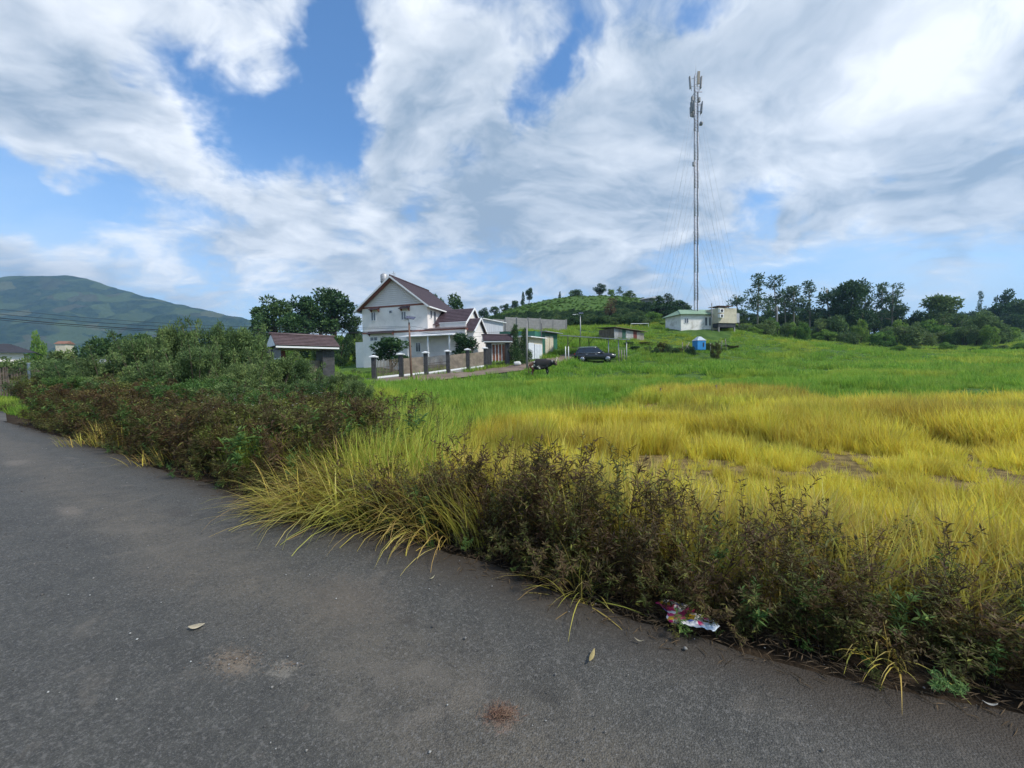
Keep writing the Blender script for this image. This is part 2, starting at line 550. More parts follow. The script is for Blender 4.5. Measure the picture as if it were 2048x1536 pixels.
def H(x, y):
    """ground height"""
    x = np.asarray(x, float); y = np.asarray(y, float)
    sh = x.shape; xf = x.ravel(); yf = y.ravel()
    z = np.empty(len(xf))
    for i in range(0, len(xf), 40000):
        a, b = xf[i:i + 40000], yf[i:i + 40000]
        r = np.hypot(a[:, None] - _cp[None, :, 0], b[:, None] - _cp[None, :, 1])
        z[i:i + 40000] = r @ _tw[:-3] + _tw[-3] + _tw[-2] * a + _tw[-1] * b
    rr = np.hypot(xf, yf)
    z = z + sstep(15, 45, rr) * (fbm(xf / 9, yf / 9, 3, 3) - 0.5) * 0.7
    z = z + sstep(5, 14, rr) * (fbm(xf / 2.6, yf / 2.6, 2, 5) - 0.5) * 0.36
    k = sstep(330, 700, rr)
    z = z * (1 - k) - 15 * k
    dd = road_d(xf, yf)
    away = np.where(dd > 0, sstep(0.3, 5.0, dd), sstep(RW + 0.3, RW + 6, -dd))
    z = z * away - 0.05 * (1 - away)
    return z.reshape(sh)
def h1(x, y):
    return float(H(np.array([x]), np.array([y]))[0])
def ground(px, py, lift=0.0, near=1.0, far=400.0):
    """ground point (raised by lift) seen at a pixel"""
    d = ray(px, py)
    Y = np.geomspace(near, far, 500)
    x = d.x / d.y * Y; z = CAM.z + d.z / d.y * Y
    g = H(x, Y) + lift
    i = np.argmax(z <= g) if (z <= g).any() else len(Y) - 1
    return float(x[i]), float(Y[i]), float(g[i] - lift)
# ------------------------------------------------------------------ ground sheet, road
def ground_mat():
    m, T = new_mat('field_soil_and_turf')
    out = T.n('ShaderNodeOutputMaterial'); b = T.n('ShaderNodeBsdfPrincipled')
    T.link(b.outputs[0], out.inputs[0])
    ge = T.n('ShaderNodeNewGeometry')
    p = ge.outputs['Position']
    a = T.n('ShaderNodeAttribute', attribute_name='dry')
    n = T.noise(p, 0.7, 6, 0.6)
    n2 = T.noise(p, 6, 4, 0.6)
    g = T.mix(T.ramp(n, 0.3, 0.7), (0.04, 0.085, 0.018), (0.085, 0.145, 0.032))
    s = T.mix(T.ramp(n2, 0.3, 0.7), (0.09, 0.065, 0.028), (0.24, 0.175, 0.07))
    c = T.mix(a.outputs['Fac'], g, s)
    ve = T.n('ShaderNodeAttribute', attribute_name='verge')
    c = T.mix(ve.outputs['Fac'], c, T.mix(T.ramp(n2, 0.3, 0.7), (0.022, 0.016, 0.011), (0.06, 0.043, 0.028)))
    T.link(c, b.inputs['Base Color'])
    b.inputs['Roughness'].default_value = 0.95
    b.inputs['Specular IOR Level'].default_value = 0.1
    bn = T.n('ShaderNodeBump'); bn.inputs['Strength'].default_value = 0.6; bn.inputs['Distance'].default_value = 0.08
    T.link(n2, bn.inputs['Height']); T.link(bn.outputs[0], b.inputs['Normal'])
    return m

# sprayed, yellowed part of the field: outline on the ground
_edge_px = [(700, 905), (860, 880), (985, 852), (1130, 828), (1250, 792), (1350, 772), (1560, 776), (1610, 792), (1800, 792), (1900, 782), (2048, 778), (2200, 778)]
_edge = [ground(a, b, 0.32) for a, b in _edge_px]
_ex = np.array([e[0] for e in _edge]); _ey = np.array([e[1] for e in _edge])
def dryness(x, y):
    """1 on the yellowed strip next to the road, 0 on the green pasture"""
    x = np.asarray(x, float); y = np.asarray(y, float)
    yy = np.interp(x, _ex, _ey)
    yy = np.where(x < _ex[0], _ey[0] - (_ex[0] - x) * 1.5, yy)
    n = (fbm(x / 3.0, y / 3.0, 3, 21) - 0.5) * 2.2
    return sstep(0.6, -0.6, y - yy + n * np.clip(y / 14, 0.25, 1.0))

def build_ground():
    # one sheet from the road to the horizon, fine near the camera
    def axis(lo, hi, fine, n):
        t = np.linspace(-1, 1, n)
        s = np.sinh(t * 5.6) / np.sinh(5.6)
        return np.where(s < 0, -s * lo, s * hi)
    xs = np.unique(np.concatenate([axis(-3200, 3200, 1, 130), np.arange(-70, 110, 1.25)]))
    ys = np.unique(np.concatenate([axis(-800, 3200, 1, 120), np.arange(-10, 190, 1.25), np.arange(0, 25, 0.5)]))
    X, Y = np.meshgrid(xs, ys)
    Z = H(X, Y)
    V = np.stack([X.ravel(), Y.ravel(), Z.ravel()], 1)
    nx, ny = len(xs), len(ys)
    i = (np.arange(ny - 1)[:, None] * nx + np.arange(nx - 1)[None]).ravel()
    Q = np.stack([i, i + 1, i + nx + 1, i + nx], 1)
    me = np_mesh('ground', V, Q, ground_mat(), smooth=True)
    a = me.attributes.new('dry', 'FLOAT', 'POINT')
    dd = road_d(V[:, 0], V[:, 1])
    dr = np.maximum(dryness(V[:, 0], V[:, 1]), sstep(1.6, 0.8, dd))
    a.data.foreach_set('value', dr.astype(np.float32))
    a = me.attributes.new('verge', 'FLOAT', 'POINT')
    a.data.foreach_set('value', (sstep(1.5, 0.9, dd) * sstep(-RW - 1, -RW, dd)).astype(np.float32))
    o = bpy.data.objects.new('ground', me)
    link(o); o['kind'] = 'structure'

def asphalt_mat():
    m, T = new_mat('worn_asphalt')
    out = T.n('ShaderNodeOutputMaterial'); b = T.n('ShaderNodeBsdfPrincipled')
    T.link(b.outputs[0], out.inputs[0])
    tc = T.n('ShaderNodeTexCoord')      # object space: x along the road, y across
    p = tc.outputs['Object']
    big = T.noise(p, 0.55, 5, 0.6, 0.4)
    mid = T.noise(p, 4.5, 5, 0.65)
    fine = T.noise(p, 95, 3, 0.7)
    vo = T.n('ShaderNodeTexVoronoi'); T.link(p, vo.inputs['Vector']); vo.inputs['Scale'].default_value = 120
    vb = T.n('ShaderNodeTexVoronoi'); T.link(p, vb.inputs['Vector']); vb.inputs['Scale'].default_value = 55
    c = T.mix(T.ramp(mid, 0.3, 0.7), (0.056, 0.054, 0.046), (0.082, 0.079, 0.067))
    # worn and dusty lengthwise bands
    sx = T.n('ShaderNodeSeparateXYZ'); T.link(p, sx.inputs[0])
    def band(y0, w):
        dy = T.math('ABSOLUTE', T.math('SUBTRACT', T.math('MULTIPLY_ADD', big, 0.9, sx.outputs[1]), y0 + 0.45))
        return T.ramp(dy, 0.0, w, 1.0, 0.0)
    dust = T.math('MULTIPLY', T.math('MAXIMUM', band(-1.15, 0.55), T.math('MAXIMUM', band(-2.7, 0.5), band(-4.6, 0.6))), T.ramp(mid, 0.25, 0.75, 0.35, 1.0))
    c = T.mix(T.math('MULTIPLY', dust, 0.85), c, (0.150, 0.125, 0.090))
    c = T.mix(T.math('MULTIPLY', T.ramp(big, 0.52, 0.75), 0.35), c, (0.12, 0.10, 0.082))
    # stone chips: light and dark
    sc = T.n('ShaderNodeSeparateColor'); T.link(vo.outputs['Color'], sc.inputs[0])
    chip = T.math('MULTIPLY', T.ramp(sc.outputs[0], 0.86, 0.97), T.ramp(vo.outputs['Distance'], 0.34, 0.55, 1.0, 0.0))
    c = T.mix(T.math('MULTIPLY', chip, 0.6), c, (0.20, 0.195, 0.19))
    sb = T.n('ShaderNodeSeparateColor'); T.link(vb.outputs['Color'], sb.inputs[0])
    chipb = T.math('MULTIPLY', T.ramp(sb.outputs[1], 0.95, 0.985), T.ramp(vb.outputs['Distance'], 0.18, 0.34, 1.0, 0.0))
    c = T.mix(T.math('MULTIPLY', chipb, 0.5), c, (0.27, 0.26, 0.25))
    c = T.mix(T.ramp(fine, 0.3, 0.7, 0.6, 0.0), c, (0.022, 0.022, 0.022))
    gr = T.noise(p, 230, 2, 0.6)
    c = T.mix(T.ramp(gr, 0.52, 0.66, 0.0, 0.55), c, (0.19, 0.18, 0.165))
    gr2 = T.noise(p, 42, 3, 0.7)
    c = T.mix(T.ramp(gr2, 0.52, 0.66, 0.0, 0.55), c, (0.17, 0.16, 0.145))
    gr3 = T.noise(T.vmath('ADD', p, (5.1, 3.3, 0.0)), 30, 4, 0.75)
    c = T.mix(T.ramp(gr3, 0.54, 0.66, 0.0, 0.55), c, (0.030, 0.029, 0.028))
    vc = T.n('ShaderNodeTexVoronoi'); T.link(p, vc.inputs['Vector']); vc.inputs['Scale'].default_value = 27
    s3 = T.n('ShaderNodeSeparateColor'); T.link(vc.outputs['Color'], s3.inputs[0])
    c = T.mix(T.math('MULTIPLY', T.ramp(s3.outputs[2], 0.90, 0.96), T.ramp(vc.outputs['Distance'], 0.14, 0.26, 0.55, 0.0)), c, (0.30, 0.29, 0.27))
    pt = T.noise(p, 2.1, 5, 0.7, 0.8)
    c = T.mix(T.math('MULTIPLY', T.ramp(pt, 0.54, 0.70), 0.42), c, (0.150, 0.132, 0.108))
    c = T.mix(T.math('MULTIPLY', T.ramp(pt, 0.44, 0.30), 0.35), c, (0.035, 0.034, 0.032))
    # dirt washed along the edge
    edge = T.ramp(T.math('MULTIPLY_ADD', mid, 0.35, sx.outputs[1]), -0.42, 0.22)
    c = T.mix(T.math('MULTIPLY', edge, 0.9), c, (0.040, 0.030, 0.021))
    # dried smears at a few spots
    for (px, py, ax, ay, colr, amt) in ((468, 1322, .20, .10, (0.26, 0.20, 0.14), .8), (565, 1338, .10, .07, (0.30, 0.27, 0.22), .7), (1000, 1430, .10, .09, (0.24, 0.15, 0.11), .75), (1085, 1385, .16, .05, (0.03, 0.028, 0.025), .7),
                                        (140, 1022, .45, .12, (0.24, 0.20, 0.16), .6), (30, 925, .6, .2, (0.24, 0.20, 0.16), .55), (815, 1240, .09, .05, (0.035, 0.03, 0.026), .7), (700, 1190, .5, .3, (0.15, 0.12, 0.09), .55), (360, 1025, .25, .1, (0.04, 0.032, 0.028), .5)):
        g = _gpt(px, py, .03); s_, d_ = RU.x * g.x + RU.y * g.y, RN.x * g.x + RN.y * g.y - RC
        q = T.vmath('MULTIPLY', T.vmath('SUBTRACT', p, (-s_, d_, 0.0)), (1 / ax, 1 / ay, 0.0))
        rr = T.math('ADD', T.vmath('LENGTH', q), T.math('MULTIPLY_ADD', T.noise(p, 34, 6, 0.8), 3.4, -1.7))
        c = T.mix(T.ramp(rr, 0.2, 1.1, amt * 0.6, 0.0), c, colr)
    # dried pale spills
    st = T.noise(p, 1.3, 6, 0.7, 1.2)
    c = T.mix(T.math('MULTIPLY', T.ramp(st, 0.66, 0.75), 0.30), c, (0.17, 0.13, 0.10))
    T.link(c, b.inputs['Base Color'])
    b.inputs['Roughness'].default_value = 0.72
    b.inputs['Specular IOR Level'].default_value = 0.35
    bn = T.n('ShaderNodeBump'); bn.inputs['Strength'].default_value = 0.75; bn.inputs['Distance'].default_value = 0.006
    hgt = T.math('ADD', T.math('MULTIPLY', fine, 0.8), T.math('MULTIPLY', vo.outputs['Distance'], -0.9))
    T.link(hgt, bn.inputs['Height']); T.link(bn.outputs[0], b.inputs['Normal'])
    return m
ASPH = asphalt_mat()

def build_road():
    # sheet along the road; local x = along, y = across (0 at the field-side edge)
    rng = np.random.default_rng(5)
    ss = np.unique(np.concatenate([np.arange(-70, 130, 2.0), np.arange(-5, 25, 0.2)]))
    ws = np.array([0.0, -0.08, -0.3, -0.8, -1.6, -2.4, -3.2, -4.2, -5.2, -6.2, -RW + .1, -RW])
    V = []
    for w in ws:
        jig = (fbm(ss * 1.3, ss * 0 + 3.3, 4, 9) - 0.5) * 0.30 if w == 0 else ((fbm(ss * 1.3, ss * 0 + 3.3, 4, 9) - 0.5) * 0.25 if w == -0.08 else 0 * ss)
        z = 0.03 - 0.012 * ((w + RW / 2) / (RW / 2)) ** 2 + (fbm(ss / 2.2, ss * 0 + w, 3, 2) - 0.5) * 0.012
        if w == 0: z = z - 0.05
        V.append(np.stack([ss, np.full_like(ss, w) + jig + road_off(ss) * (1 if w > -1 else 0), z], 1))
    V = np.concatenate(V)
    n = len(ss)
    i = (np.arange(len(ws) - 1)[:, None] * n + np.arange(n - 1)[None]).ravel()
    Q = np.stack([i, i + n, i + n + 1, i + 1], 1)
    me = np_mesh('road', V, Q, ASPH, smooth=True)
    o = bpy.data.objects.new('road', me)
    # local x axis = RU? keep a right-handed frame: x = -RU, y = RN
    mx = Matrix(((-RU.x, RN.x, 0, RN.x * RC), (-RU.y, RN.y, 0, RN.y * RC), (0, 0, 1, 0), (0, 0, 0, 1)))
    o.matrix_world = mx
    me.transform(Matrix.Scale(-1, 4, (1, 0, 0)))
    me.flip_normals() if hasattr(me, 'flip_normals') else None
    link(o); o['kind'] = 'structure'
build_ground()
build_road()

# ------------------------------------------------------------------ field grass (uncountable: stuff)
GREEN = [(0.13, 0.28, 0.035), (0.19, 0.38, 0.045), (0.26, 0.46, 0.06), (0.36, 0.52, 0.085)]
YELL = [(0.58, 0.42, 0.06), (0.82, 0.68, 0.075), (0.72, 0.70, 0.08), (0.88, 0.78, 0.17)]
M_GRASS = leafmat('pasture_grass', GREEN, 0.45, 0.55, dry=YELL, objvar=0)
def tuft(n, rad, h0, h1_, w, lean, curl, rng, segs):
    V, Q, rn = blades(n, rad, h0, h1_, w, lean, curl, rng, segs)
    return np_mesh('tuft', V, Q, M_GRASS, rn)
def tuft_meshes():
    rng = np.random.default_rng(3)
    near = [tuft(46, 0.15, 0.20, 0.62, 0.013, 0.15, 0.40, rng, 4) for _ in range(6)]
    mid = [tuft(44, 0.24, 0.15, 0.60, 0.020, 0.16, 0.38, rng, 3) for _ in range(5)]
    far = [tuft(56, 0.60, 0.12, 0.60, 0.05, 0.25, 0.5, rng, 2) for _ in range(5)]
    return near, mid, far

def frustum_points(y0, y1, dens, rng, left=1.55, right=1.6):
    A = (y1 * y1 - y0 * y0) * (left + right) / 2
    n = int(A * dens)
    y = np.sqrt(rng.uniform(y0 * y0, y1 * y1, n))
    x = rng.uniform(-left, right, n) * y
    return x, y

KEEP_OUT = []        # (x, y, radius) discs kept free of tall grass
LANE = []            # polyline of the dirt lane, half width
def grass_ok(x, y):
    ok = road_d(x, y) > 0.75
    for (a, b, r) in KEEP_OUT:
        ok &= np.hypot(x - a, y - b) > r
    for (a, b, c, d, w) in LANE:
        t = np.clip(((x - a) * (c - a) + (y - b) * (d - b)) / ((c - a) ** 2 + (d - b) ** 2), 0, 1)
        ok &= np.hypot(x - a - t * (c - a), y - b - t * (d - b)) > w
    return ok

def build_grass():
    rng = np.random.default_rng(8)
    near, mid, far = tuft_meshes()
    cn, cm, cf = proto_collection('tuft_near', near), proto_collection('tuft_mid', mid), proto_collection('tuft_far', far)
    def lay(x, y, coll, k, smin, smax, name, label):
        ok = grass_ok(x, y)
        dr = dryness(x, y)
        # patchy: thin spots and taller hummocks
        pat = fbm(x / 1.6, y / 1.6, 3, 31)
        hum = fbm(x / 4.5, y / 4.5, 3, 41)
        gap = fbm(x / 0.7, y / 0.7, 2, 91)
        ok &= ~((gap < 0.42) & (rng.uniform(size=len(x)) < 0.85))
        ok &= ~((pat < 0.33) & (dr > 0.4) & (rng.uniform(size=len(x)) < 0.12))
        x, y, dr, pat, hum, gap = x[ok], y[ok], dr[ok], pat[ok], hum[ok], gap[ok]
        n = len(x)
        z = H(x, y) - 0.02
        s = rng.uniform(smin, smax, n) * (0.50 + 1.05 * sstep(0.25, 0.75, hum)) * (0.8 + 0.4 * sstep(0.3, 0.7, pat)) * (0.52 + 0.66 * sstep(0.36, 0.62, gap))
        s = np.minimum(s, 1.18 + 0.15 * rng.uniform(size=n))
        rot = np.stack([rng.normal(0, 0.10, n), rng.normal(0, 0.10, n), rng.uniform(0, 6.28, n)], 1)
        scl = np.stack([s * 0.9 + 0.1, s * 0.9 + 0.1, s * rng.uniform(0.75, 1.15, n)], 1)
        tint = np.clip(dr + rng.normal(0, 0.10, n), 0, 1)
        # greener tussocks inside the yellow and brown dead patches
        green = sstep(0.50, 0.70, fbm(x / 2.4, y / 2.4, 3, 51))
        tint = np.clip(tint - 0.38 * green * dr, 0, 1)
        tint = np.clip(tint + (1 - dr) * 0.30 * sstep(0.55, 0.75, fbm(x / 7.0, y / 5.0, 4, 81)) + (1 - dr) * 0.10 * sstep(45, 70, y), 0, 1)
        br = np.maximum(sstep(0.50, 0.68, fbm(x / 3.3, y / 1.9, 4, 61)), 0.6 * sstep(0.52, 0.66, fbm(x / 1.1, y / 1.1, 3, 63))) * (0.22 + 0.55 * dr) * rng.uniform(0.3, 1.0, n)
        gold = dr * sstep(5, 13, y) * sstep(0.38, 0.62, fbm(x / 4.0, y / 3.0, 3, 71))
        br = np.maximum(br, 0.22 * gold * rng.uniform(0.3, 1, n))
        bx, by, _ = ground(1280, 815, 0.3)
        d2 = ((x - bx) / 3.6) ** 2 + ((y - by) / 1.7) ** 2
        br = np.maximum(br, 0.75 * sstep(1.2, 0.5, d2) * rng.uniform(0.4, 1, n))
        hl = sstep(72, 100, y) * sstep(60, 20, np.abs(x - 18))
        br = np.maximum(br, hl * 0.35)
        scl = scl * (1 - 0.5 * hl)[:, None]
        o = scatter(name, np.stack([x, y, z], 1), rot, scl, rng.integers(0, k, n), coll, label, 'grass', tint, np.clip(br, 0, 1))
        return n
    x, y = frustum_points(1.2, 11, 70, rng, 1.55, 2.5)
    n1 = lay(x, y, cn, 6, 0.75, 1.25, 'field_grass_near', 'yellowed knee high grass just behind the roadside weeds')
    x, y = frustum_points(11, 30, 21, rng, 1.5, 1.8)
    n2 = lay(x, y, cm, 5, 0.75, 1.25, 'field_grass_middle', 'yellow and green grass across the middle of the field')
    x, y = frustum_points(30, 112, 3.0, rng, 1.1, 1.5)
    n3 = lay(x, y, cf, 5, 0.6, 1.0, 'field_grass_far', 'bright green pasture grass rising to the tree line')
    print('grass', n1, n2, n3)
# ------------------------------------------------------------------ far mountains
def build_mountains():
    ridge_px = [(-520, 612), (-300, 578), (-100, 562), (0, 557), (60, 554), (110, 553), (150, 551), (180, 560), (215, 570), (260, 583), (300, 594),
                (340, 604), (380, 613), (440, 626), (500, 639), (560, 655), (640, 676), (760, 700), (900, 722)]
    P = [at(x, y, 1400 - max(0, x - 300) * 0.35) for x, y in ridge_px]
    xs = np.array([p.x for p in P]); ys = np.array([p.y for p in P]); zs = np.array([p.z for p in P])
    u = np.linspace(xs[0], xs[-1], 260)
    ry = np.interp(u, xs, ys); rz = np.interp(u, xs, zs)
    rz = rz + (fbm(u / 40, u * 0, 4, 77) - 0.5) * 10 * np.clip(rz / 200, 0.2, 1)
    V = []
    rows = np.linspace(-0.5, 1, 90)
    for t in rows:
        a = abs(t)
        y = ry - t * 680
        prof = 1 - a ** 1.15 if t > 0 else 1 - a * 1.3
        spur = (fbm(u / 140 + t * 0.4, u * 0 + t * 3.0, 5, 70) - 0.5) * 155 * np.sin(np.pi * min(a * 1.05, 1)) ** 0.8
        sl = (fbm(u / 36 + t, t * 9 + u * 0, 4, 72) - 0.5) * 31 * min(1, a * 4)
        z = np.maximum(rz, -10) * prof + (spur + sl) * np.clip(rz / 170, 0, 1) - 18 * a
        V.append(np.stack([u, y, z], 1))
    n = len(u)
    V = np.concatenate(V)
    i = (np.arange(len(rows) - 1)[:, None] * n + np.arange(n - 1)[None]).ravel()
    Q = np.stack([i, i + n, i + n + 1, i + 1], 1)
    m, T = new_mat('wooded_mountain_slope')
    out = T.n('ShaderNodeOutputMaterial'); b = T.n('ShaderNodeBsdfPrincipled'); T.link(b.outputs[0], out.inputs[0])
    ge = T.n('ShaderNodeNewGeometry')
    vo = T.n('ShaderNodeTexVoronoi'); T.link(T.vmath('ADD', ge.outputs['Position'], _scaled(T, T.noise(ge.outputs['Position'], 0.009, 4, 0.6, out=1), 110)), vo.inputs['Vector'])
    vo.inputs['Scale'].default_value = 0.016
    sc = T.n('ShaderNodeSeparateColor'); T.link(vo.outputs['Color'], sc.inputs[0])
    n1 = T.noise(ge.outputs['Position'], 0.045, 6, 0.7)
    c = T.mix(T.ramp(n1, 0.35, 0.65), (0.010, 0.028, 0.016), (0.036, 0.062, 0.028))
    c = T.mix(T.math('MULTIPLY', T.ramp(sc.outputs[0], 0.60, 0.85), 0.55), c, (0.085, 0.12, 0.045))
    c = T.mix(T.math('MULTIPLY', T.ramp(sc.outputs[1], 0.86, 0.94), 0.3), c, (0.14, 0.11, 0.07))
    T.link(c, b.inputs['Base Color']); b.inputs['Roughness'].default_value = 1.0; b.inputs['Specular IOR Level'].default_value = 0.0
    bn = T.n('ShaderNodeBump'); bn.inputs['Strength'].default_value = 1.0; bn.inputs['Distance'].default_value = 9
    T.link(n1, bn.inputs['Height']); T.link(bn.outputs[0], b.inputs['Normal'])
    o = bpy.data.objects.new('mountains', np_mesh('mountains', V, Q, m, smooth=True))
    link(o); o['kind'] = 'structure'
build_mountains()

# ------------------------------------------------------------------ foliage materials
BARK = plain('bark', (0.10, 0.075, 0.055), 0.95, 0.3, 4, 0.5, 20)
PALEBARK = plain('pale_bark', (0.26, 0.23, 0.19), 0.9, 0.25, 4, 0.4, 20)
L_DARK = leafmat('dark_leaves', [(0.026, 0.062, 0.026), (0.046, 0.098, 0.036), (0.075, 0.145, 0.046), (0.14, 0.22, 0.065)], 0.25)
L_MID = leafmat('mid_green_leaves', [(0.07, 0.115, 0.042), (0.115, 0.18, 0.06), (0.17, 0.25, 0.08), (0.28, 0.36, 0.12)], 0.3)
L_PALE = leafmat('pale_green_leaves', [(0.07, 0.154, 0.0308), (0.126, 0.238, 0.042), (0.196, 0.322, 0.063), (0.28, 0.406, 0.084)], 0.35)
L_PINE = leafmat('grey_green_needles', [(0.0425, 0.0935, 0.051), (0.068, 0.136, 0.0646), (0.102, 0.17, 0.0765), (0.1445, 0.204, 0.0935)], 0.2)
L_RED = leafmat('dead_reddish_leaves', [(0.13, 0.0715, 0.0455), (0.195, 0.1105, 0.065), (0.247, 0.156, 0.091)], 0.2)
L_BROWN = leafmat('browned_weed_leaves', [(0.08, 0.046, 0.024), (0.12, 0.072, 0.036), (0.15, 0.1, 0.042), (0.17, 0.15, 0.045), (0.3, 0.29, 0.07)], 0.42)
L_STALK = leafmat('browned_stalk_leaves', [(0.055, 0.033, 0.018), (0.085, 0.052, 0.026), (0.115, 0.076, 0.033), (0.135, 0.115, 0.036), (0.25, 0.24, 0.06)], 0.35)
L_WEED = leafmat('olive_weed_leaves', [(0.075, 0.05, 0.026), (0.115, 0.088, 0.036), (0.14, 0.145, 0.046), (0.2, 0.235, 0.06), (0.36, 0.39, 0.09)], 0.42)
L_STRAW = leafmat('straw_yellow_blades', [(0.36, 0.24, 0.09), (0.55, 0.42, 0.10), (0.58, 0.52, 0.09), (0.46, 0.46, 0.085), (0.66, 0.55, 0.19)], 0.35)
L_LUSH = leafmat('fresh_green_weed_leaves', [(0.05, 0.11, 0.03), (0.095, 0.18, 0.045), (0.15, 0.25, 0.06), (0.26, 0.35, 0.09)], 0.35)

def rand_dirs(n, rng):
    return unit(rng.normal(size=(n, 3)))

def crown_leaves(clumps, per, L, W, rng, shell=0.55, up=0.25, flat=0.8):
    """leaf faces in a set of clumps (x, y, z, radius)"""
    C, D, RN_ = [], [], []
    for (x, y, z, r) in clumps:
        n = max(4, int(per * (r / np.mean([c[3] for c in clumps])) ** 2))
        d = rand_dirs(n, rng)
        rr = r * (shell + (1 - shell) * rng.uniform(0, 1, n) ** 0.5) * rng.uniform(0.75, 1.18, n)
        P = d * rr[:, None]; P[:, 2] *= flat
        C.append(P + np.array([x, y, z]))
        D.append(d + rand_dirs(n, rng) * 1.1 + np.array([0, 0, up]))
        tone = rng.uniform(0.1, 0.75)
        RN_.append(np.clip(tone + 0.22 * d[:, 2] * 0 + rng.normal(0, 0.2, n), 0, 1))
    C = np.concatenate(C); D = np.concatenate(D); rn = np.concatenate(RN_)
    n = len(C)
    return leaves(C, D, rand_dirs(n, rng) + np.array([0, 0, 0.8]), L * rng.uniform(0.6, 1.35, n), W * rng.uniform(0.7, 1.3, n), rn)

def limbs(mb, clumps, base, rng, r0, k=9):
    for c in rng.permutation(len(clumps))[:k]:
        x, y, z, r = clumps[c]
        zb = max(base * 0.5, z - abs(rng.normal(0.2, 0.06)) - 0.05)
        p0 = Vector((0, 0, min(zb, base * 1.6)))
        p2 = Vector((x, y, z)); p1 = p0.lerp(p2, 0.5) + Vector((x * 0.08, y * 0.08, 0.03))
        mb.tube([p0, p1, p2], [r0 * 0.45, r0 * 0.3, r0 * 0.12], 5)

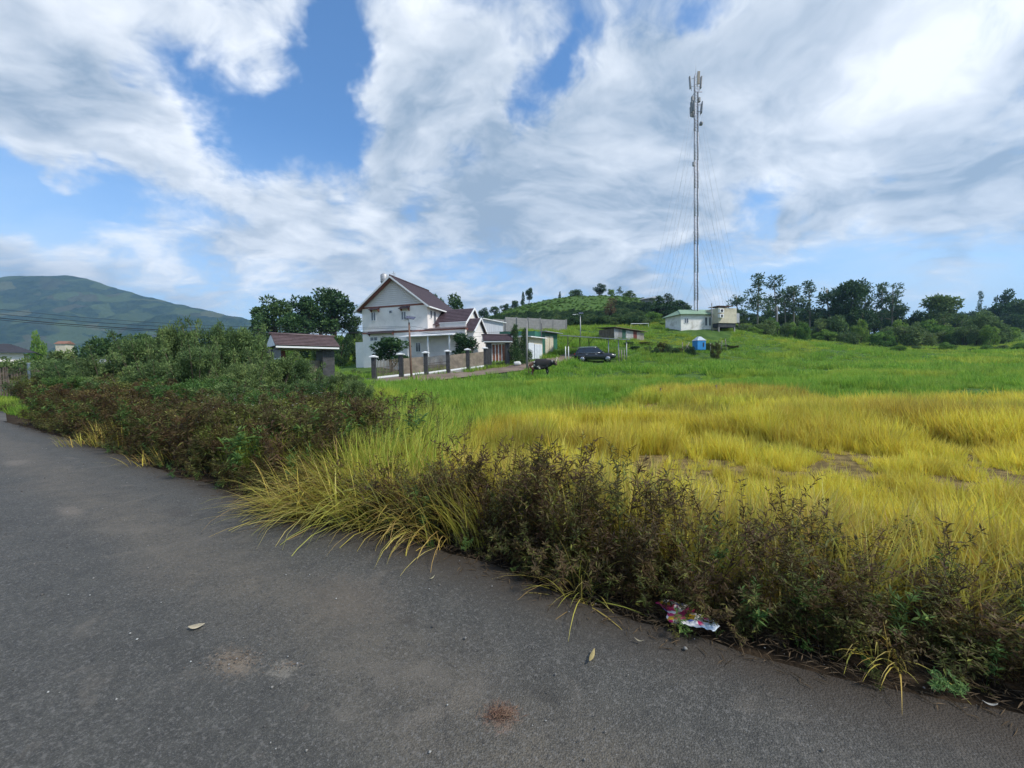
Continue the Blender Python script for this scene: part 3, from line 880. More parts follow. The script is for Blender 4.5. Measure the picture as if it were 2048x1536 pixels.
def tree_variant(kind, seed, leafm, bark=None):
    """(trunk mesh, crown mesh) of a tree one unit high"""
    rng = np.random.default_rng(seed)
    bark = bark or BARK
    mb = MB(); cl = []
    if kind == 'broad':
        for i in range(17):
            a = rng.uniform(0, 6.28); r = 0.30 * np.sqrt(rng.uniform(0.02, 1)); z = rng.uniform(0.36, 0.9)
            k = 1.0 - 0.55 * max(0, (z - 0.6) / 0.35)
            cl.append((r * np.cos(a) * k, r * np.sin(a) * k, z, rng.uniform(0.09, 0.16)))
        mb.tube([(0, 0, -0.03), (0.01, 0, 0.2), (0.02, 0.01, 0.42), (0.0, 0.02, 0.62)], [0.035, 0.026, 0.02, 0.012], 7)
        limbs(mb, cl, 0.28, rng, 0.03)
        V = crown_leaves(cl, 170, 0.052, 0.030, rng)
    elif kind == 'pine':
        lean = rng.normal(0, 0.02, 2)
        for i in range(20):
            z = rng.uniform(0.42, 0.98); a = rng.uniform(0, 6.28)
            r = (0.19 - 0.10 * (z - 0.42)) * rng.uniform(0.15, 1.0)
            cl.append((r * np.cos(a) + lean[0], r * np.sin(a) + lean[1], z, rng.uniform(0.04, 0.085)))
        mb.tube([(0, 0, -0.03), (lean[0] * 0.3, 0, 0.35), (lean[0], lean[1], 0.75), (lean[0], lean[1], 0.97)], [0.016, 0.013, 0.009, 0.004], 6)
        for (x, y, z, r) in cl:
            mb.tube([(lean[0], lean[1], z - 0.06), (x, y, z)], [0.005, 0.002], 4)
        V = crown_leaves(cl, 44, 0.050, 0.020, rng, 0.25, 0.3, 0.6)
    elif kind == 'cone':
        for i in range(30):
            z = rng.uniform(0.06, 0.97); a = rng.uniform(0, 6.28)
            r = 0.27 * (1 - z) ** 0.8 * rng.uniform(0.4, 1.0)
            cl.append((r * np.cos(a), r * np.sin(a), z, 0.055 + 0.07 * (1 - z)))
        mb.tube([(0, 0, -0.03), (0, 0, 0.9)], [0.03, 0.006], 6)
        V = crown_leaves(cl, 95, 0.05, 0.022, rng, 0.4, 0.8, 1.2)
    elif kind == 'bare':
        for i in range(26):
            a = rng.uniform(0, 6.28); r = 0.24 * np.sqrt(rng.uniform(0.02, 1)); z = rng.uniform(0.4, 0.95)
            k = 1.0 - 0.5 * abs(z - 0.65) / 0.3
            cl.append((r * np.cos(a) * k, r * np.sin(a) * k, z, rng.uniform(0.06, 0.10)))
        mb.tube([(0, 0, -0.03), (0.0, 0.01, 0.4), (0.01, 0, 0.85)], [0.025, 0.017, 0.006], 6)
        for (x, y, z, r) in cl:
            mb.tube([(0, 0, z * 0.55), (x * 0.6, y * 0.6, z * 0.85), (x, y, z + 0.04)], [0.008, 0.005, 0.002], 4)
        V = crown_leaves(cl, 34, 0.04, 0.018, rng, 0.2, 0.3, 1.0)
    elif kind == 'bush':
        for i in range(22):
            a = rng.uniform(0, 6.28); r = 0.48 * np.sqrt(rng.uniform(0.0, 1)); z = rng.uniform(0.10, 0.86)
            k = 1.0 - 0.6 * max(0, (z - 0.5) / 0.4)
            cl.append((r * np.cos(a) * k, r * np.sin(a) * k, z, rng.uniform(0.12, 0.20)))
        for i in range(6):
            a = rng.uniform(0, 6.28)
            mb.tube([(0.03 * np.cos(a), 0.03 * np.sin(a), -0.05), (0.15 * np.cos(a), 0.15 * np.sin(a), 0.4), (0.25 * np.cos(a), 0.25 * np.sin(a), 0.75)], [0.016, 0.011, 0.004], 5)
        V = crown_leaves(cl, 130, 0.075, 0.042, rng, 0.45, 0.3, 0.85)
    elif kind == 'shrub':     # near shrub, fine leaves and loose sprays
        for i in range(34):
            a = rng.uniform(0, 6.28); r = 0.50 * np.sqrt(rng.uniform(0.0, 1)); z = rng.uniform(0.06, 0.88)
            k = 1.0 - 0.55 * max(0, (z - 0.45) / 0.45)
            cl.append((r * np.cos(a) * k, r * np.sin(a) * k, z, rng.uniform(0.07, 0.16)))
        for i in range(16):
            a = rng.uniform(0, 6.28); t = rng.uniform(0.3, 0.5); zt = rng.uniform(0.7, 1.08)
            mb.tube([(0.03 * np.cos(a), 0.03 * np.sin(a), -0.04), (t * 0.6 * np.cos(a), t * 0.6 * np.sin(a), zt * 0.55), (t * np.cos(a), t * np.sin(a), zt)], [0.009, 0.006, 0.002], 4)
            cl.append((t * np.cos(a), t * np.sin(a), zt - 0.05, 0.05)); cl.append((t * .8 * np.cos(a), t * .8 * np.sin(a), zt * 0.8, 0.07))
        V = crown_leaves(cl, 230, 0.040, 0.012, rng, 0.10, 0.45, 0.95)
    V, Q, rn = V
    return mb.mesh('trunk', bark), np_mesh('crown', V, Q, leafm, rn)

VAR = {}
def variants(key, kind, leafm, n, seed, bark=None):
    VAR[key] = [tree_variant(kind, seed + i, leafm, bark) for i in range(n)]
variants('broad_dark', 'broad', L_DARK, 4, 100)
variants('broad_mid', 'broad', L_MID, 3, 120)
variants('broad_pale', 'broad', L_PALE, 2, 130)
variants('pine', 'pine', L_PINE, 5, 140, PALEBARK)
variants('cone', 'cone', L_DARK, 2, 150)
variants('bare', 'bare', L_RED, 1, 160)
variants('bush_dark', 'bush', L_DARK, 2, 170)
variants('bush_mid', 'bush', L_MID, 3, 180)
variants('bush_pale', 'bush', L_PALE, 2, 190)
variants('shrub_mid', 'shrub', L_MID, 3, 200)
variants('shrub_lush', 'shrub', L_LUSH, 2, 210)
variants('shrub_brown', 'shrub', L_BROWN, 3, 220)
variants('shrub_olive', 'shrub', L_WEED, 3, 230)
_vi = {}
def plant(name, key, x, y, height, width, label, cat, group=None, z=None, parts=('trunk', 'crown'), tilt=0.0):
    """one tree or shrub: Empty at its foot > trunk, crown"""
    i = _vi.get(key, 0); _vi[key] = i + 1
    tm, cm = VAR[key][i % len(VAR[key])]
    base = {'broad': 0.80, 'pine': 0.44, 'cone': 0.62, 'bare': 0.6, 'bush': 1.2, 'shrub': 1.1}[key.split('_')[0]]
    sx = width / base
    o = empty(name, (x, y, (h1(x, y) if z is None else z) - 0.03), (i * 2.39996) % 6.283, label, cat, group, (sx, sx, height))
    if tilt: o.rotation_euler = (tilt, 0, o.rotation_euler[2])
    link(bpy.data.objects.new(parts[0], tm), o)
    link(bpy.data.objects.new(parts[1], cm), o)
    return o
def tree_px(name, key, px, top, Y, wpx, label, cat='tree', group=None, base=None):
    """tree from its place in the photograph: centre column, top row, distance, width in pixels"""
    p = at(px, top, Y)
    z = h1(p.x, p.y) if base is None else at(px, base, Y).z
    return plant(name, key, p.x, p.y, max(0.4, p.z - z), wpx * Y / F, label, cat, group, z)

def build_trees():
    # dense trees left of the white house
    for a in [(545, 591, 62, 92, 'tall dark tree standing leftmost in the clump left of the house'),
              (612, 588, 66, 80, 'dark tree in the middle of the clump left of the house'),
              (668, 576, 62, 100, 'broad dark tree nearest the left wall of the house'),
              (515, 626, 57, 60, 'low round tree at the left foot of the tree clump by the house'),
              (640, 612, 70, 90, 'dark tree filling the gap between the two tallest trees left of the house'),
              (585, 622, 58, 90, 'lower leafy tree in front of the tree clump, above the tiled gate roof'),
              (700, 632, 66, 60, 'small tree pressed against the left edge of the house')]:
        tree_px('shade_tree', 'broad_dark', a[0], a[1], a[2], a[3], a[4], group='trees left of the house')
    tree_px('shade_tree', 'broad_dark', 905, 585, 64, 66, 'round dark tree showing behind the right end of the house roof')
    tree_px('shade_tree', 'broad_dark', 870, 588, 66, 46, 'small tree crown peeking over the roof slope of the house')
    tree_px('garden_tree', 'broad_dark', 782, 671, 39.5, 92, 'low spreading garden tree in front of the left windows of the house')
    tree_px('garden_tree', 'broad_dark', 930, 666, 41, 66, 'leafy garden tree before the lower right corner of the house')
    tree_px('cypress', 'cone', 1030, 650, 42.5, 40, 'dark pointed conifer beside the small tiled gateway')
    tree_px('cypress', 'cone', 1050, 657, 43, 36, 'shorter dark conifer just right of the pointed one')
    # orchard on the left
    for i, a in enumerate([(20, 708, 27, 90, 'broad_mid'), (75, 712, 26, 80, 'broad_mid'), (125, 694, 28, 80, 'broad_mid'), (165, 690, 30, 80, 'broad_dark'), (225, 664, 27, 95, 'broad_dark'),
                           (285, 662, 29, 90, 'broad_dark'), (335, 655, 30, 80, 'broad_mid')]):
        tree_px('orchard_tree', a[4], a[0], a[1], a[2], a[3], 'leafy orchard tree behind the wooden picket fence at the left', group='orchard trees behind the picket fence')
    tree_px('shade_tree', 'broad_pale', 75, 660, 52, 30, 'thin pale tree rising beside the dark roof at the far left')
    # hilltop
    for a in [(1058, 576, 152, 20, 'broad_dark', 'taller of the two dark trees on the left shoulder of the hill'), (1046, 584, 152, 12, 'cone', 'small pointed tree touching the tall one on the hill shoulder'),
              (1120, 583, 157, 9, 'cone', 'tiny pointed tree standing alone on the hill crest'),
              (1152, 577, 157, 34, 'bush_mid', 'bushy tree near the middle of the hill crest'), (1198, 566, 154, 30, 'broad_dark', 'largest round tree on top of the hill'),
              (1222, 577, 154, 16, 'broad_pale', 'pale tree just right of the largest hilltop tree'), (1240, 573, 153, 14, 'pine', 'thin tree right of the pale hilltop tree'), (1256, 581, 152, 30, 'bush_mid', 'low wide bush on the right of the hill crest'),
              (1030, 601, 150, 22, 'bush_dark', 'dark bush on the left slope of the hill crest, highest of three'), (1010, 607, 146, 22, 'bush_dark', 'dark bush on the left slope of the hill crest, second from the top'), (990, 612, 143, 22, 'bush_dark', 'dark bush on the left slope of the hill crest, third from the top'),
              (968, 616, 140, 26, 'bush_dark', 'dark bush at the left foot of the hill skyline')]:
        tree_px('hill_tree', a[4], a[0], a[1], a[2], a[3], a[5], group='trees along the hill crest')
    for a in [(1318, 592, 112, 50, 'cone', 'pointed dark conifer in the clump left of the mast'), (1336, 588, 113, 46, 'cone', 'tallest dark conifer in the clump left of the mast'), (1350, 600, 112, 56, 'bush_dark', 'dark bush at the right of the conifer clump left of the mast'),
              (1300, 606, 112, 50, 'bush_dark', 'dark bush under the hilltop hut roof'), (1368, 606, 111, 34, 'broad_dark', 'small dark tree at the right end of the conifer clump by the mast'), (1325, 612, 108, 90, 'bush_dark', 'wide dark thicket below the conifers left of the mast')]:
        tree_px('conifer' if a[4] == 'cone' else 'thicket', a[4], a[0], a[1], a[2], a[3], a[5], cat='tree' if a[4] == 'cone' else 'bush')
    tree_px('dead_tree', 'bare', 1222, 597, 84, 38, 'reddish brown nearly bare tree on the slope under the hill')
    for a in [(1285, 640, 80, 34), (1305, 622, 88, 40), (1340, 640, 82, 36), (1270, 650, 78, 22), (1320, 645, 76, 40), (1375, 640, 78, 34)]:
        tree_px('slope_bush', 'bush_pale', *a, 'pale green bush on the grassy slope left of the mast hut', cat='bush', group='bushes left of the mast hut')
    # tall thin trees on the right
    for a in [(1515, 553, 95, 52, 'pine', 'tall thin tree with open crown, first right of the mast hut'), (1478, 588, 92, 44, 'pine', 'short sparse tree touching the right end of the mast hut'),
              (1553, 554, 97, 42, 'pine', 'tall thin tree, second right of the mast hut'), (1588, 570, 98, 48, 'pine', 'thin grey tree, third right of the mast hut'), (1572, 580, 99, 40, 'pine', 'leafier tree close behind the second tall thin tree'), (1620, 566, 99, 44, 'pine', 'wispy tree with bare top, fourth right of the mast hut'),
              (1662, 572, 97, 58, 'pine', 'spreading tree left of the tallest dark tree on the right'), (1702, 555, 96, 70, 'broad_dark', 'tallest broad dark tree in the middle of the right tree line'),
              (1735, 568, 98, 40, 'pine', 'thin tree just right of the tallest dark tree'), (1764, 565, 98, 36, 'pine', 'left one of the twin thin trees with bare stems'), (1787, 569, 97, 48, 'pine', 'right one of the twin thin trees with bare stems'),
              (1690, 600, 99, 70, 'broad_dark', 'dark round tree under the tallest tree on the right'), (1715, 610, 95, 60, 'bush_dark', 'very dark bush at the foot of the tallest tree on the right'),
              (1888, 583, 92, 80, 'broad_mid', 'large pale topped tree standing alone right of the tree line'), (1968, 626, 84, 66, 'bush_mid', 'rounded bush on the pasture near the right edge'), (1964, 584, 150, 14, 'pine', 'faint thin tree far behind near the right edge'),
              (2020, 576, 132, 44, 'broad_dark', 'dark tree at the right edge of the photo, topmost'), (2044, 598, 128, 60, 'broad_dark', 'dark tree cut by the right edge of the photo'), (1998, 606, 130, 46, 'bush_dark', 'dark bush left of the trees at the right edge')]:
        tree_px('tall_tree' if a[4] == 'pine' else 'field_tree', a[4], *a[:4], a[5], cat='bush' if 'bush' in a[4] else 'tree')
    rng = np.random.default_rng(44)
    for i in range(34):       # the wood under the tall trees
        px = 1470 + i * 12.2 + rng.uniform(-6, 6)
        tree_px('wood_tree', ['broad_dark', 'broad_mid', 'bush_dark', 'broad_dark'][i % 4], px, rng.uniform(612, 634) + (6 if px > 1800 else 0), rng.uniform(98, 118), rng.uniform(34, 56), 'dark tree massed under the tall thin trees on the right', group='dark wood on the right')
    for i in range(22):
        px = 1860 + i * 10 + rng.uniform(-6, 6)
        tree_px('wood_tree', ['bush_dark', 'broad_mid'][i % 2], px, rng.uniform(616, 632), rng.uniform(120, 150), rng.uniform(30, 46), 'distant dark tree in the wood near the right edge', group='far wood near the right edge')
    for i in range(30):       # pale bushes on the pasture edge
        px = 1490 + i * 18 + rng.uniform(-10, 10)
        tree_px('pasture_bush', ['bush_mid', 'bush_pale', 'bush_mid', 'bush_pale'][i % 4], px, rng.uniform(628, 666), rng.uniform(78, 92), rng.uniform(26, 64), 'rounded bush at the upper edge of the pasture on the right', cat='bush', group='bushes at the pasture edge')
    for i in range(16):
        px = 1640 + i * 27 + rng.uniform(-12, 12)
        tree_px('pasture_bush', ['bush_pale', 'bush_mid', 'bush_dark'][i % 3], px, rng.uniform(684, 698), rng.uniform(58, 72), rng.uniform(16, 40), 'low bush on the open pasture before the right tree line', cat='bush', group='low bushes on the pasture')
    # low growth on the slope around the sheds and behind the house
    for i in range(26):
        px = 500 + i * 9 + rng.uniform(-6, 6)
        tree_px('hedge_bush', ['bush_mid', 'bush_dark', 'bush_pale'][i % 3], px, rng.uniform(664, 684), rng.uniform(50, 60), rng.uniform(26, 44), 'green bush in the low hedge behind the tiled gate roof', cat='bush', group='hedge behind the gate roof')
    for i in range(18):
        px = 1262 + i * 12 + rng.uniform(-6, 6)
        tree_px('hedge_bush', ['bush_mid', 'bush_dark', 'shrub_olive'][i % 3], px, rng.uniform(682, 698), rng.uniform(47, 56), rng.uniform(18, 34), 'scrubby bush between the carport and the blue tank', cat='bush', group='scrub beside the carport')
    # coffee plantation rows on the hill flank (one mass)
    P, idx = [], []
    for r_ in range(15):
        t = r_ / 14
        for px in np.arange(955 + 20 * t, 1300, 7.5):
            crest = np.interp(px, [955, 1040, 1100, 1230, 1300], [640, 612, 606, 604, 608])
            py = 652 - (652 - crest - 8) * t + rng.uniform(-1.2, 1.2)
            if t > 0.55 and px < 1230: continue
            g = ground(px + rng.uniform(-2, 2), py, 0.0, 60, 200)
            if g[1] > 65: P.append(g)
    # scrub and tea-like tussocks over the hill top
    Sx, Sy = rng.uniform(-14, 62, 2600), rng.uniform(84, 168, 2600)
    Sz = H(Sx, Sy); ss_ = rng.uniform(0.22, 0.62, 2600) * (0.5 + fbm(Sx / 8, Sy / 8, 3, 14))
    scatter('hill_scrub', np.stack([Sx, Sy, Sz - .1], 1), np.stack([0 * Sx, 0 * Sx, rng.uniform(0, 6.28, 2600)], 1), np.stack([ss_ * 1.7, ss_ * 1.7, ss_], 1), rng.integers(0, 4, 2600),
            proto_collection('scrub_tussock', [VAR['bush_pale'][0][1], VAR['bush_pale'][0][1], VAR['bush_mid'][1][1], VAR['bush_pale'][1][1]]), 'low scrub and tussocks covering the hill behind the house', 'scrub')
    P = np.array(P); n = len(P)
    cc = proto_collection('coffee_shrub', [VAR['bush_dark'][0][1], VAR['bush_dark'][1][1], VAR['bush_mid'][0][1]])
    s = rng.uniform(1.3, 2.1, n)
    scatter('coffee_plantation', P, np.stack([0 * s, 0 * s, rng.uniform(0, 6.28, n)], 1), np.stack([s * 1.1, s * 1.1, s], 1), rng.integers(0, 3, n), cc, 'rows of dark green coffee shrubs on the hill flank', 'plantation')
build_trees()
# ------------------------------------------------------------------ shrubs and weeds along the road
def weed_mesh(seed, h, nbr, leaf, m, dens=1.0, tipless=False):
    """upright stalk weed: bent stem, side branches, narrow leaves crowding towards the tips"""
    rng = np.random.default_rng(seed)
    V, Q, RN_ = [], [], []
    k = 0
    C, D, LN, rn = [], [], [], []
    def stalk(p0, d0, ln, r, n_leaf, main):
        nonlocal k
        segs = 6
        p = np.array(p0, float); d = np.array(d0, float); pts = [p.copy()]
        for i in range(segs):
            d = unit(d + rng.normal(0, 0.06, 3) + np.array([0, 0, 0.05]))
            p = p + d * ln / segs; pts.append(p.copy())
        pts = np.array(pts)
        rad = np.linspace(r, r * 0.35, segs + 1)
        for i in range(segs + 1):
            for a in (0, 2.094, 4.189):
                V.append(pts[i] + rad[i] * np.array([math.cos(a), math.sin(a), 0]))
                RN_.append(0.05)
        for i in range(segs):
            for a in range(3):
                b0, b1 = k + i * 3 + a, k + i * 3 + (a + 1) % 3
                Q.append((b0, b1, b1 + 3)); Q.append((b0, b1 + 3, b0 + 3))
        k += 3 * (segs + 1)
        for j in range(n_leaf):
            t = rng.uniform(0.18 if main else 0.1, 1.0) ** 0.75
            f = t * segs; i = min(int(f), segs - 1)
            q = pts[i] + (pts[i + 1] - pts[i]) * (f - i)
            a = j * 2.4 + rng.uniform(-0.4, 0.4)
            out_ = np.array([math.cos(a), math.sin(a), 0])
            C.append(q); D.append(out_ * rng.uniform(0.6, 1.1) + np.array([0, 0, rng.uniform(0.1, 1.0) if t > 0.6 else rng.uniform(-0.7, 0.6)]))
            LN.append(leaf * rng.uniform(0.55, 1.25) * (1.15 - 0.5 * t))
            rn.append(np.clip(rng.normal(0.46, 0.24) + (0.12 if t < 0.4 else -0.06), 0, 1))
        return pts
    main = stalk((0, 0, -0.02), (rng.normal(0, 0.08), rng.normal(0, 0.08), 1), h, 0.0045, int(46 * dens), True)
    for b in range(nbr):
        i = rng.integers(1, 5)
        a = rng.uniform(0, 6.28)
        stalk(main[i], (math.cos(a) * 0.55, math.sin(a) * 0.55, 0.8), h * rng.uniform(0.25, 0.5), 0.003, int(24 * dens), False)
    C = np.array(C); D = np.array(D); LN = np.array(LN); rn = np.array(rn)
    lv, lq, lr = leaves(C, D, rand_dirs(len(C), rng) * 0.5 + np.array([0, 0, 1.0]), LN, LN * 0.21, rn)
    V = np.array(V); Q = np.array(Q)
    return np_mesh('weed', np.concatenate([V, lv]), np.concatenate([Q, lq + len(V)]), m, np.concatenate([RN_, lr]))

def build_verge():
    rng = np.random.default_rng(77)
    WB = [weed_mesh(300 + i, 0.86 + 0.03 * (i % 4), 3 + i % 4, 0.085, L_STALK if i % 4 else L_WEED, 1.0) for i in range(9)]
    WO = [weed_mesh(330 + i, 0.7, 4 + i % 3, 0.075, L_WEED, 1.2) for i in range(4)]
    WL = [weed_mesh(340 + i, 0.7, 4, 0.10, L_LUSH) for i in range(3)]
    WW = [weed_mesh(350 + i, 1.3, 5, 0.045, L_WEED, 0.55) for i in range(4)]
    # upright browned weeds in a row along the right half of the road edge
    for i in range(275):
        s = rng.uniform(-2.6, 3.0); d = abs(rng.normal(0.30, 0.34)) + 0.06
        if d > 1.35: d = rng.uniform(0.1, 1.0)
        x, y = road_pt(s, d)
        tall = 0.62 + 0.38 * float(sstep(-1.6, 1.2, s))
        sc = tall * rng.uniform(0.72, 1.10) * (0.74 + 0.42 * min(d, 0.8))
        me = WB[i % 9] if rng.uniform() > (0.40 if s < -0.2 else 0.14) else (WO[i % 4] if rng.uniform() < 0.7 else WL[i % 3])
        o = bpy.data.objects.new('roadside_weed', me)
        o.location = (x, y, h1(x, y)); o.scale = (sc * 1.05, sc * 1.05, sc)
        tl = rng.normal(0, 0.13, 2)
        o.rotation_euler = (tl[0], tl[1], rng.uniform(0, 6.28))
        link(o); tag(o, 'upright browned weed with narrow leaves in the row along the road edge', 'weed', 'browned weeds along the road edge')
    # low dark undergrowth filling the foot of the row
    n = 1000
    s = np.concatenate([rng.uniform(-2.8, 3.4, 560), rng.uniform(2.5, 22, n - 560)]); d = np.abs(rng.normal(0.32, 0.36, n)) + 0.02
    x, y = road_pt(s, d)
    sz = rng.uniform(0.25, 0.62, n) * (0.8 + 0.5 * (s > 3))
    cc = proto_collection('undergrowth_weed', WB[:5] + WO)
    scatter('undergrowth', np.stack([x, y, H(x, y)], 1), np.stack([rng.normal(0, .3, n), rng.normal(0, .3, n), rng.uniform(0, 6.28, n)], 1),
            np.stack([sz * 1.5, sz * 1.5, sz], 1), rng.integers(0, 9, n), cc, 'dark tangled undergrowth at the foot of the roadside weeds', 'undergrowth')
    # browned bushes along the left half of the road edge
    k = 0
    for s, d, h, w, key in [(5.0, 1.0, .85, 1.1, 'shrub_brown'), (5.8, .75, .80, 1.15, 'shrub_brown'), (6.5, 1.2, 1.15, 1.4, 'shrub_olive'), (7.3, .70, .95, 1.2, 'shrub_brown'),
                            (8.3, 1.0, 1.2, 1.4, 'shrub_olive'), (9.2, .80, 1.0, 1.4, 'shrub_brown'), (10.2, 1.0, 1.2, 1.5, 'shrub_olive'), (11.4, .95, 1.0, 1.5, 'shrub_brown'),
                            (13.0, 1.2, .9, 1.5, 'shrub_olive'), (14.2, 1.0, 1.2, 1.7, 'shrub_brown'), (15.6, 1.1, 1.05, 1.9, 'shrub_olive'), (17.2, 1.2, 1.4, 2.0, 'shrub_brown'),
                            (19.0, 1.2, 1.25, 2.2, 'shrub_olive'), (21.0, 1.3, 1.4, 2.2, 'shrub_brown'), (6.3, 2.0, 1.2, 1.6, 'shrub_olive'), (7.8, 2.0, 1.3, 1.7, 'shrub_olive'), (9.6, 2.2, 1.25, 1.9, 'shrub_lush'), (11.4, 2.3, 1.35, 2.0, 'shrub_olive')]:
        x, y = road_pt(s, d)
        plant('browned_bush', key, x, y, h, w, 'browned bushy weed leaning over the left part of the road edge', 'bush', 'browned bushes along the road edge', parts=('stems', 'foliage'))
    # green bushes in the second row
    for a in [(640, 800, 8.5, .9, 1.6), (560, 790, 9.5, 1.1, 1.9), (470, 780, 10.5, 1.5, 2.2), (380, 775, 11.5, 1.6, 2.4), (300, 775, 13, 1.7, 2.6), (230, 770, 14.5, 1.6, 2.6), (150, 775, 17, 1.7, 3.0), (95, 775, 19.5, 1.8, 3.0), (700, 790, 9.5, .9, 1.5), (770, 790, 9.5, .75, 1.4), (830, 790, 10, .6, 1.2)]:
        p = at(a[0], 800, a[2])
        plant('green_bush', ['shrub_lush', 'shrub_olive', 'shrub_mid'][k % 3], p.x, p.y, a[3], a[4], 'green weedy bush just behind the browned road edge on the left', 'bush', 'green bushes behind the road edge', parts=('stems', 'foliage')); k += 1
    # tall feathery shrubs behind
    for a in [(345, 650, 16, 110), (430, 646, 16.5, 120), (290, 672, 17.5, 120), (480, 655, 15.5, 120), (545, 708, 15, 110), (390, 690, 14, 130), (600, 716, 16, 100), (215, 700, 19, 120), (150, 716, 21, 120), (90, 722, 23, 110), (680, 742, 16, 80), (480, 725, 13, 110), (310, 722, 14.5, 120), (620, 756, 13, 90), (715, 758, 14, 80)]:
        tree_px('feathery_shrub', 'shrub_mid', *a, 'tall feathery green shrub between the road edge and the tiled gate', cat='shrub', group='tall shrubs before the gate')
    # wispy dark stalks standing above the grass left of the field
    for i in range(46):
        px = rng.uniform(560, 960); Y = rng.uniform(5.2, 10)
        p = at(px, 800, Y)
        if road_d(p.x, p.y) < 0.9: continue
        o = bpy.data.objects.new('wispy_weed', WW[i % 4])
        sc = rng.uniform(0.55, 0.95); o.scale = (sc * 1.2, sc * 1.2, sc)
        o.location = (p.x, p.y, h1(p.x, p.y)); o.rotation_euler = (rng.normal(0, .1), rng.normal(0, .1), rng.uniform(0, 6.28))
        link(o); tag(o, 'thin wispy dark weed stalk rising above the grass left of the field', 'weed', 'wispy weeds left of the field')
    # single stalks rising out of the bushes
    n = 420
    s = rng.uniform(4.6, 22, n); d = rng.uniform(.15, 2.6, n); x, y = road_pt(s, d); sz = rng.uniform(1.0, 1.75, n)
    scatter('bush_stalks', np.stack([x, y, H(x, y)], 1), np.stack([rng.normal(0, .16, n), rng.normal(0, .16, n), rng.uniform(0, 6.28, n)], 1), np.stack([sz * 1.1, sz * 1.1, sz], 1), rng.integers(0, 9, n),
            proto_collection('bush_stalk', WB[:3] + WO + WL[:2]), 'leafy stalks rising out of the roadside bushes on the left', 'weeds')
    # green mixed weeds between bushes and field
    n = 520
    px = rng.uniform(120, 900, n); Y = rng.uniform(5.0, 17, n)
    P = np.array([tuple(at(a, 800, b)) for a, b in zip(px, Y)])
    ok = (road_d(P[:, 0], P[:, 1]) > 1.0) & (P[:, 0] < -0.9 - 0.12 * P[:, 1])
    P = P[ok]; n = len(P); P[:, 2] = H(P[:, 0], P[:, 1])
    sz = rng.uniform(0.6, 1.35, n)
    scatter('mixed_weeds', P, np.stack([rng.normal(0, .15, n), rng.normal(0, .15, n), rng.uniform(0, 6.28, n)], 1), np.stack([sz * 1.3, sz * 1.3, sz], 1), rng.integers(0, 7, n),
            proto_collection('mixed_weed', WL + WO), 'mixed green weeds between the bushes and the open field', 'weeds')
    # straw grass clumps falling over the road edge
    toroad = math.atan2(-RN.y, -RN.x)
    def clump(name, s, d, n, ln, lean, curl, rad, label, fan=toroad, w=0.013, seed=1, group=None, segs=6):
        r2 = np.random.default_rng(seed)
        V, Q, rn = blades(n, rad, ln * 0.55, ln, w, lean, curl, r2, segs, 0.45, fan)
        x, y = road_pt(s, d)
        o = bpy.data.objects.new(name, np_mesh(name, V, Q, L_STRAW, rn))
        o.location = (x, y, max(h1(x, y), -0.03) + (0.03 if d < 0.05 else 0.01))
        link(o); tag(o, label, 'grass', group)
        return o
    a1 = toroad - 0.75
    clump('straw_grass', 3.55, 0.30, 420, 1.15, 0.55, 1.2, 0.45, 'largest clump of yellow straw grass flopping onto the road', a1, 0.014, 1)
    clump('straw_grass', 4.05, 0.28, 360, 1.15, 0.75, 1.1, 0.42, 'yellow straw grass lying out over the asphalt, left of the largest clump', a1 - .15, 0.014, 2)
    clump('straw_grass', 4.55, 0.16, 230, 0.95, 1.0, 0.8, 0.35, 'low fringe of straw grass at the left end of the fallen clump', a1 - .25, 0.012, 3)
    clump('straw_grass', 3.0, 0.30, 190, 0.95, 0.40, 1.1, 0.32, 'straw grass standing at the right of the fallen clump', a1 + .25, 0.014, 4)
    clump('straw_grass', 2.55, 0.16, 90, 0.9, 0.55, 1.3, 0.26, 'thin straw blades trailing on the asphalt right of the fallen clump', a1 + .3, 0.010, 5)
    clump('straw_grass', 2.2, 0.24, 110, 0.85, 0.30, 0.6, 0.2, 'upright yellow tuft at the left end of the browned weeds', a1, 0.013, 6)
    clump('straw_grass', 1.02, 0.06, 26, 0.7, 0.95, 0.7, 0.12, 'sprawling dry grass stems at the foot of the weeds near the road centre', a1 + .2, 0.007, 7)
    clump('straw_grass', 0.98, 0.10, 22, 0.6, 1.0, 0.5, 0.12, 'dry stalks bent over the asphalt beside the sprawling stems', a1 + 1.3, 0.009, 8)
    clump('straw_grass', -0.62, 0.12, 26, 0.45, 0.5, 1.2, 0.10, 'small pale green grass tuft arching out of the weeds at the right', a1 + .3, 0.007, 9)
    clump('straw_grass', 12.6, 0.15, 120, 0.8, 0.25, 0.5, 0.35, 'yellow grass tuft between the browned bushes at the left', a1, 0.018, 10)
    clump('straw_grass', 13.4, -0.05, 140, 0.45, 0.5, 0.8, 0.5, 'low straw coloured grass mat on the road edge at the left', a1, 0.015, 11)
    clump('straw_grass', 9.2, 0.02, 60, 0.5, 0.6, 0.8, 0.35, 'short tawny grass tuft at the foot of the browned bushes', a1, 0.014, 12)
    # taller yellow-green grass between and behind the weeds
    rg = np.random.default_rng(9)
    tm = [np_mesh('tall_tuft', *blades(34, 0.12, 0.45, 0.95, 0.014, 0.16, 0.5, rg, 5)[:2], L_STRAW, blades(34, .1, 1, 1, 1, 0, 0, rg, 5)[2]) for _ in range(4)]
    n = 560
    s = rng.uniform(-3.0, 5.5, n); d = 0.42 + rng.uniform(0, 1, n) * 1.5
    x, y = road_pt(s, d)
    sz = rng.uniform(0.55, 1.0, n) * (0.75 + 0.25 * sstep(-1.5, 1.5, s))
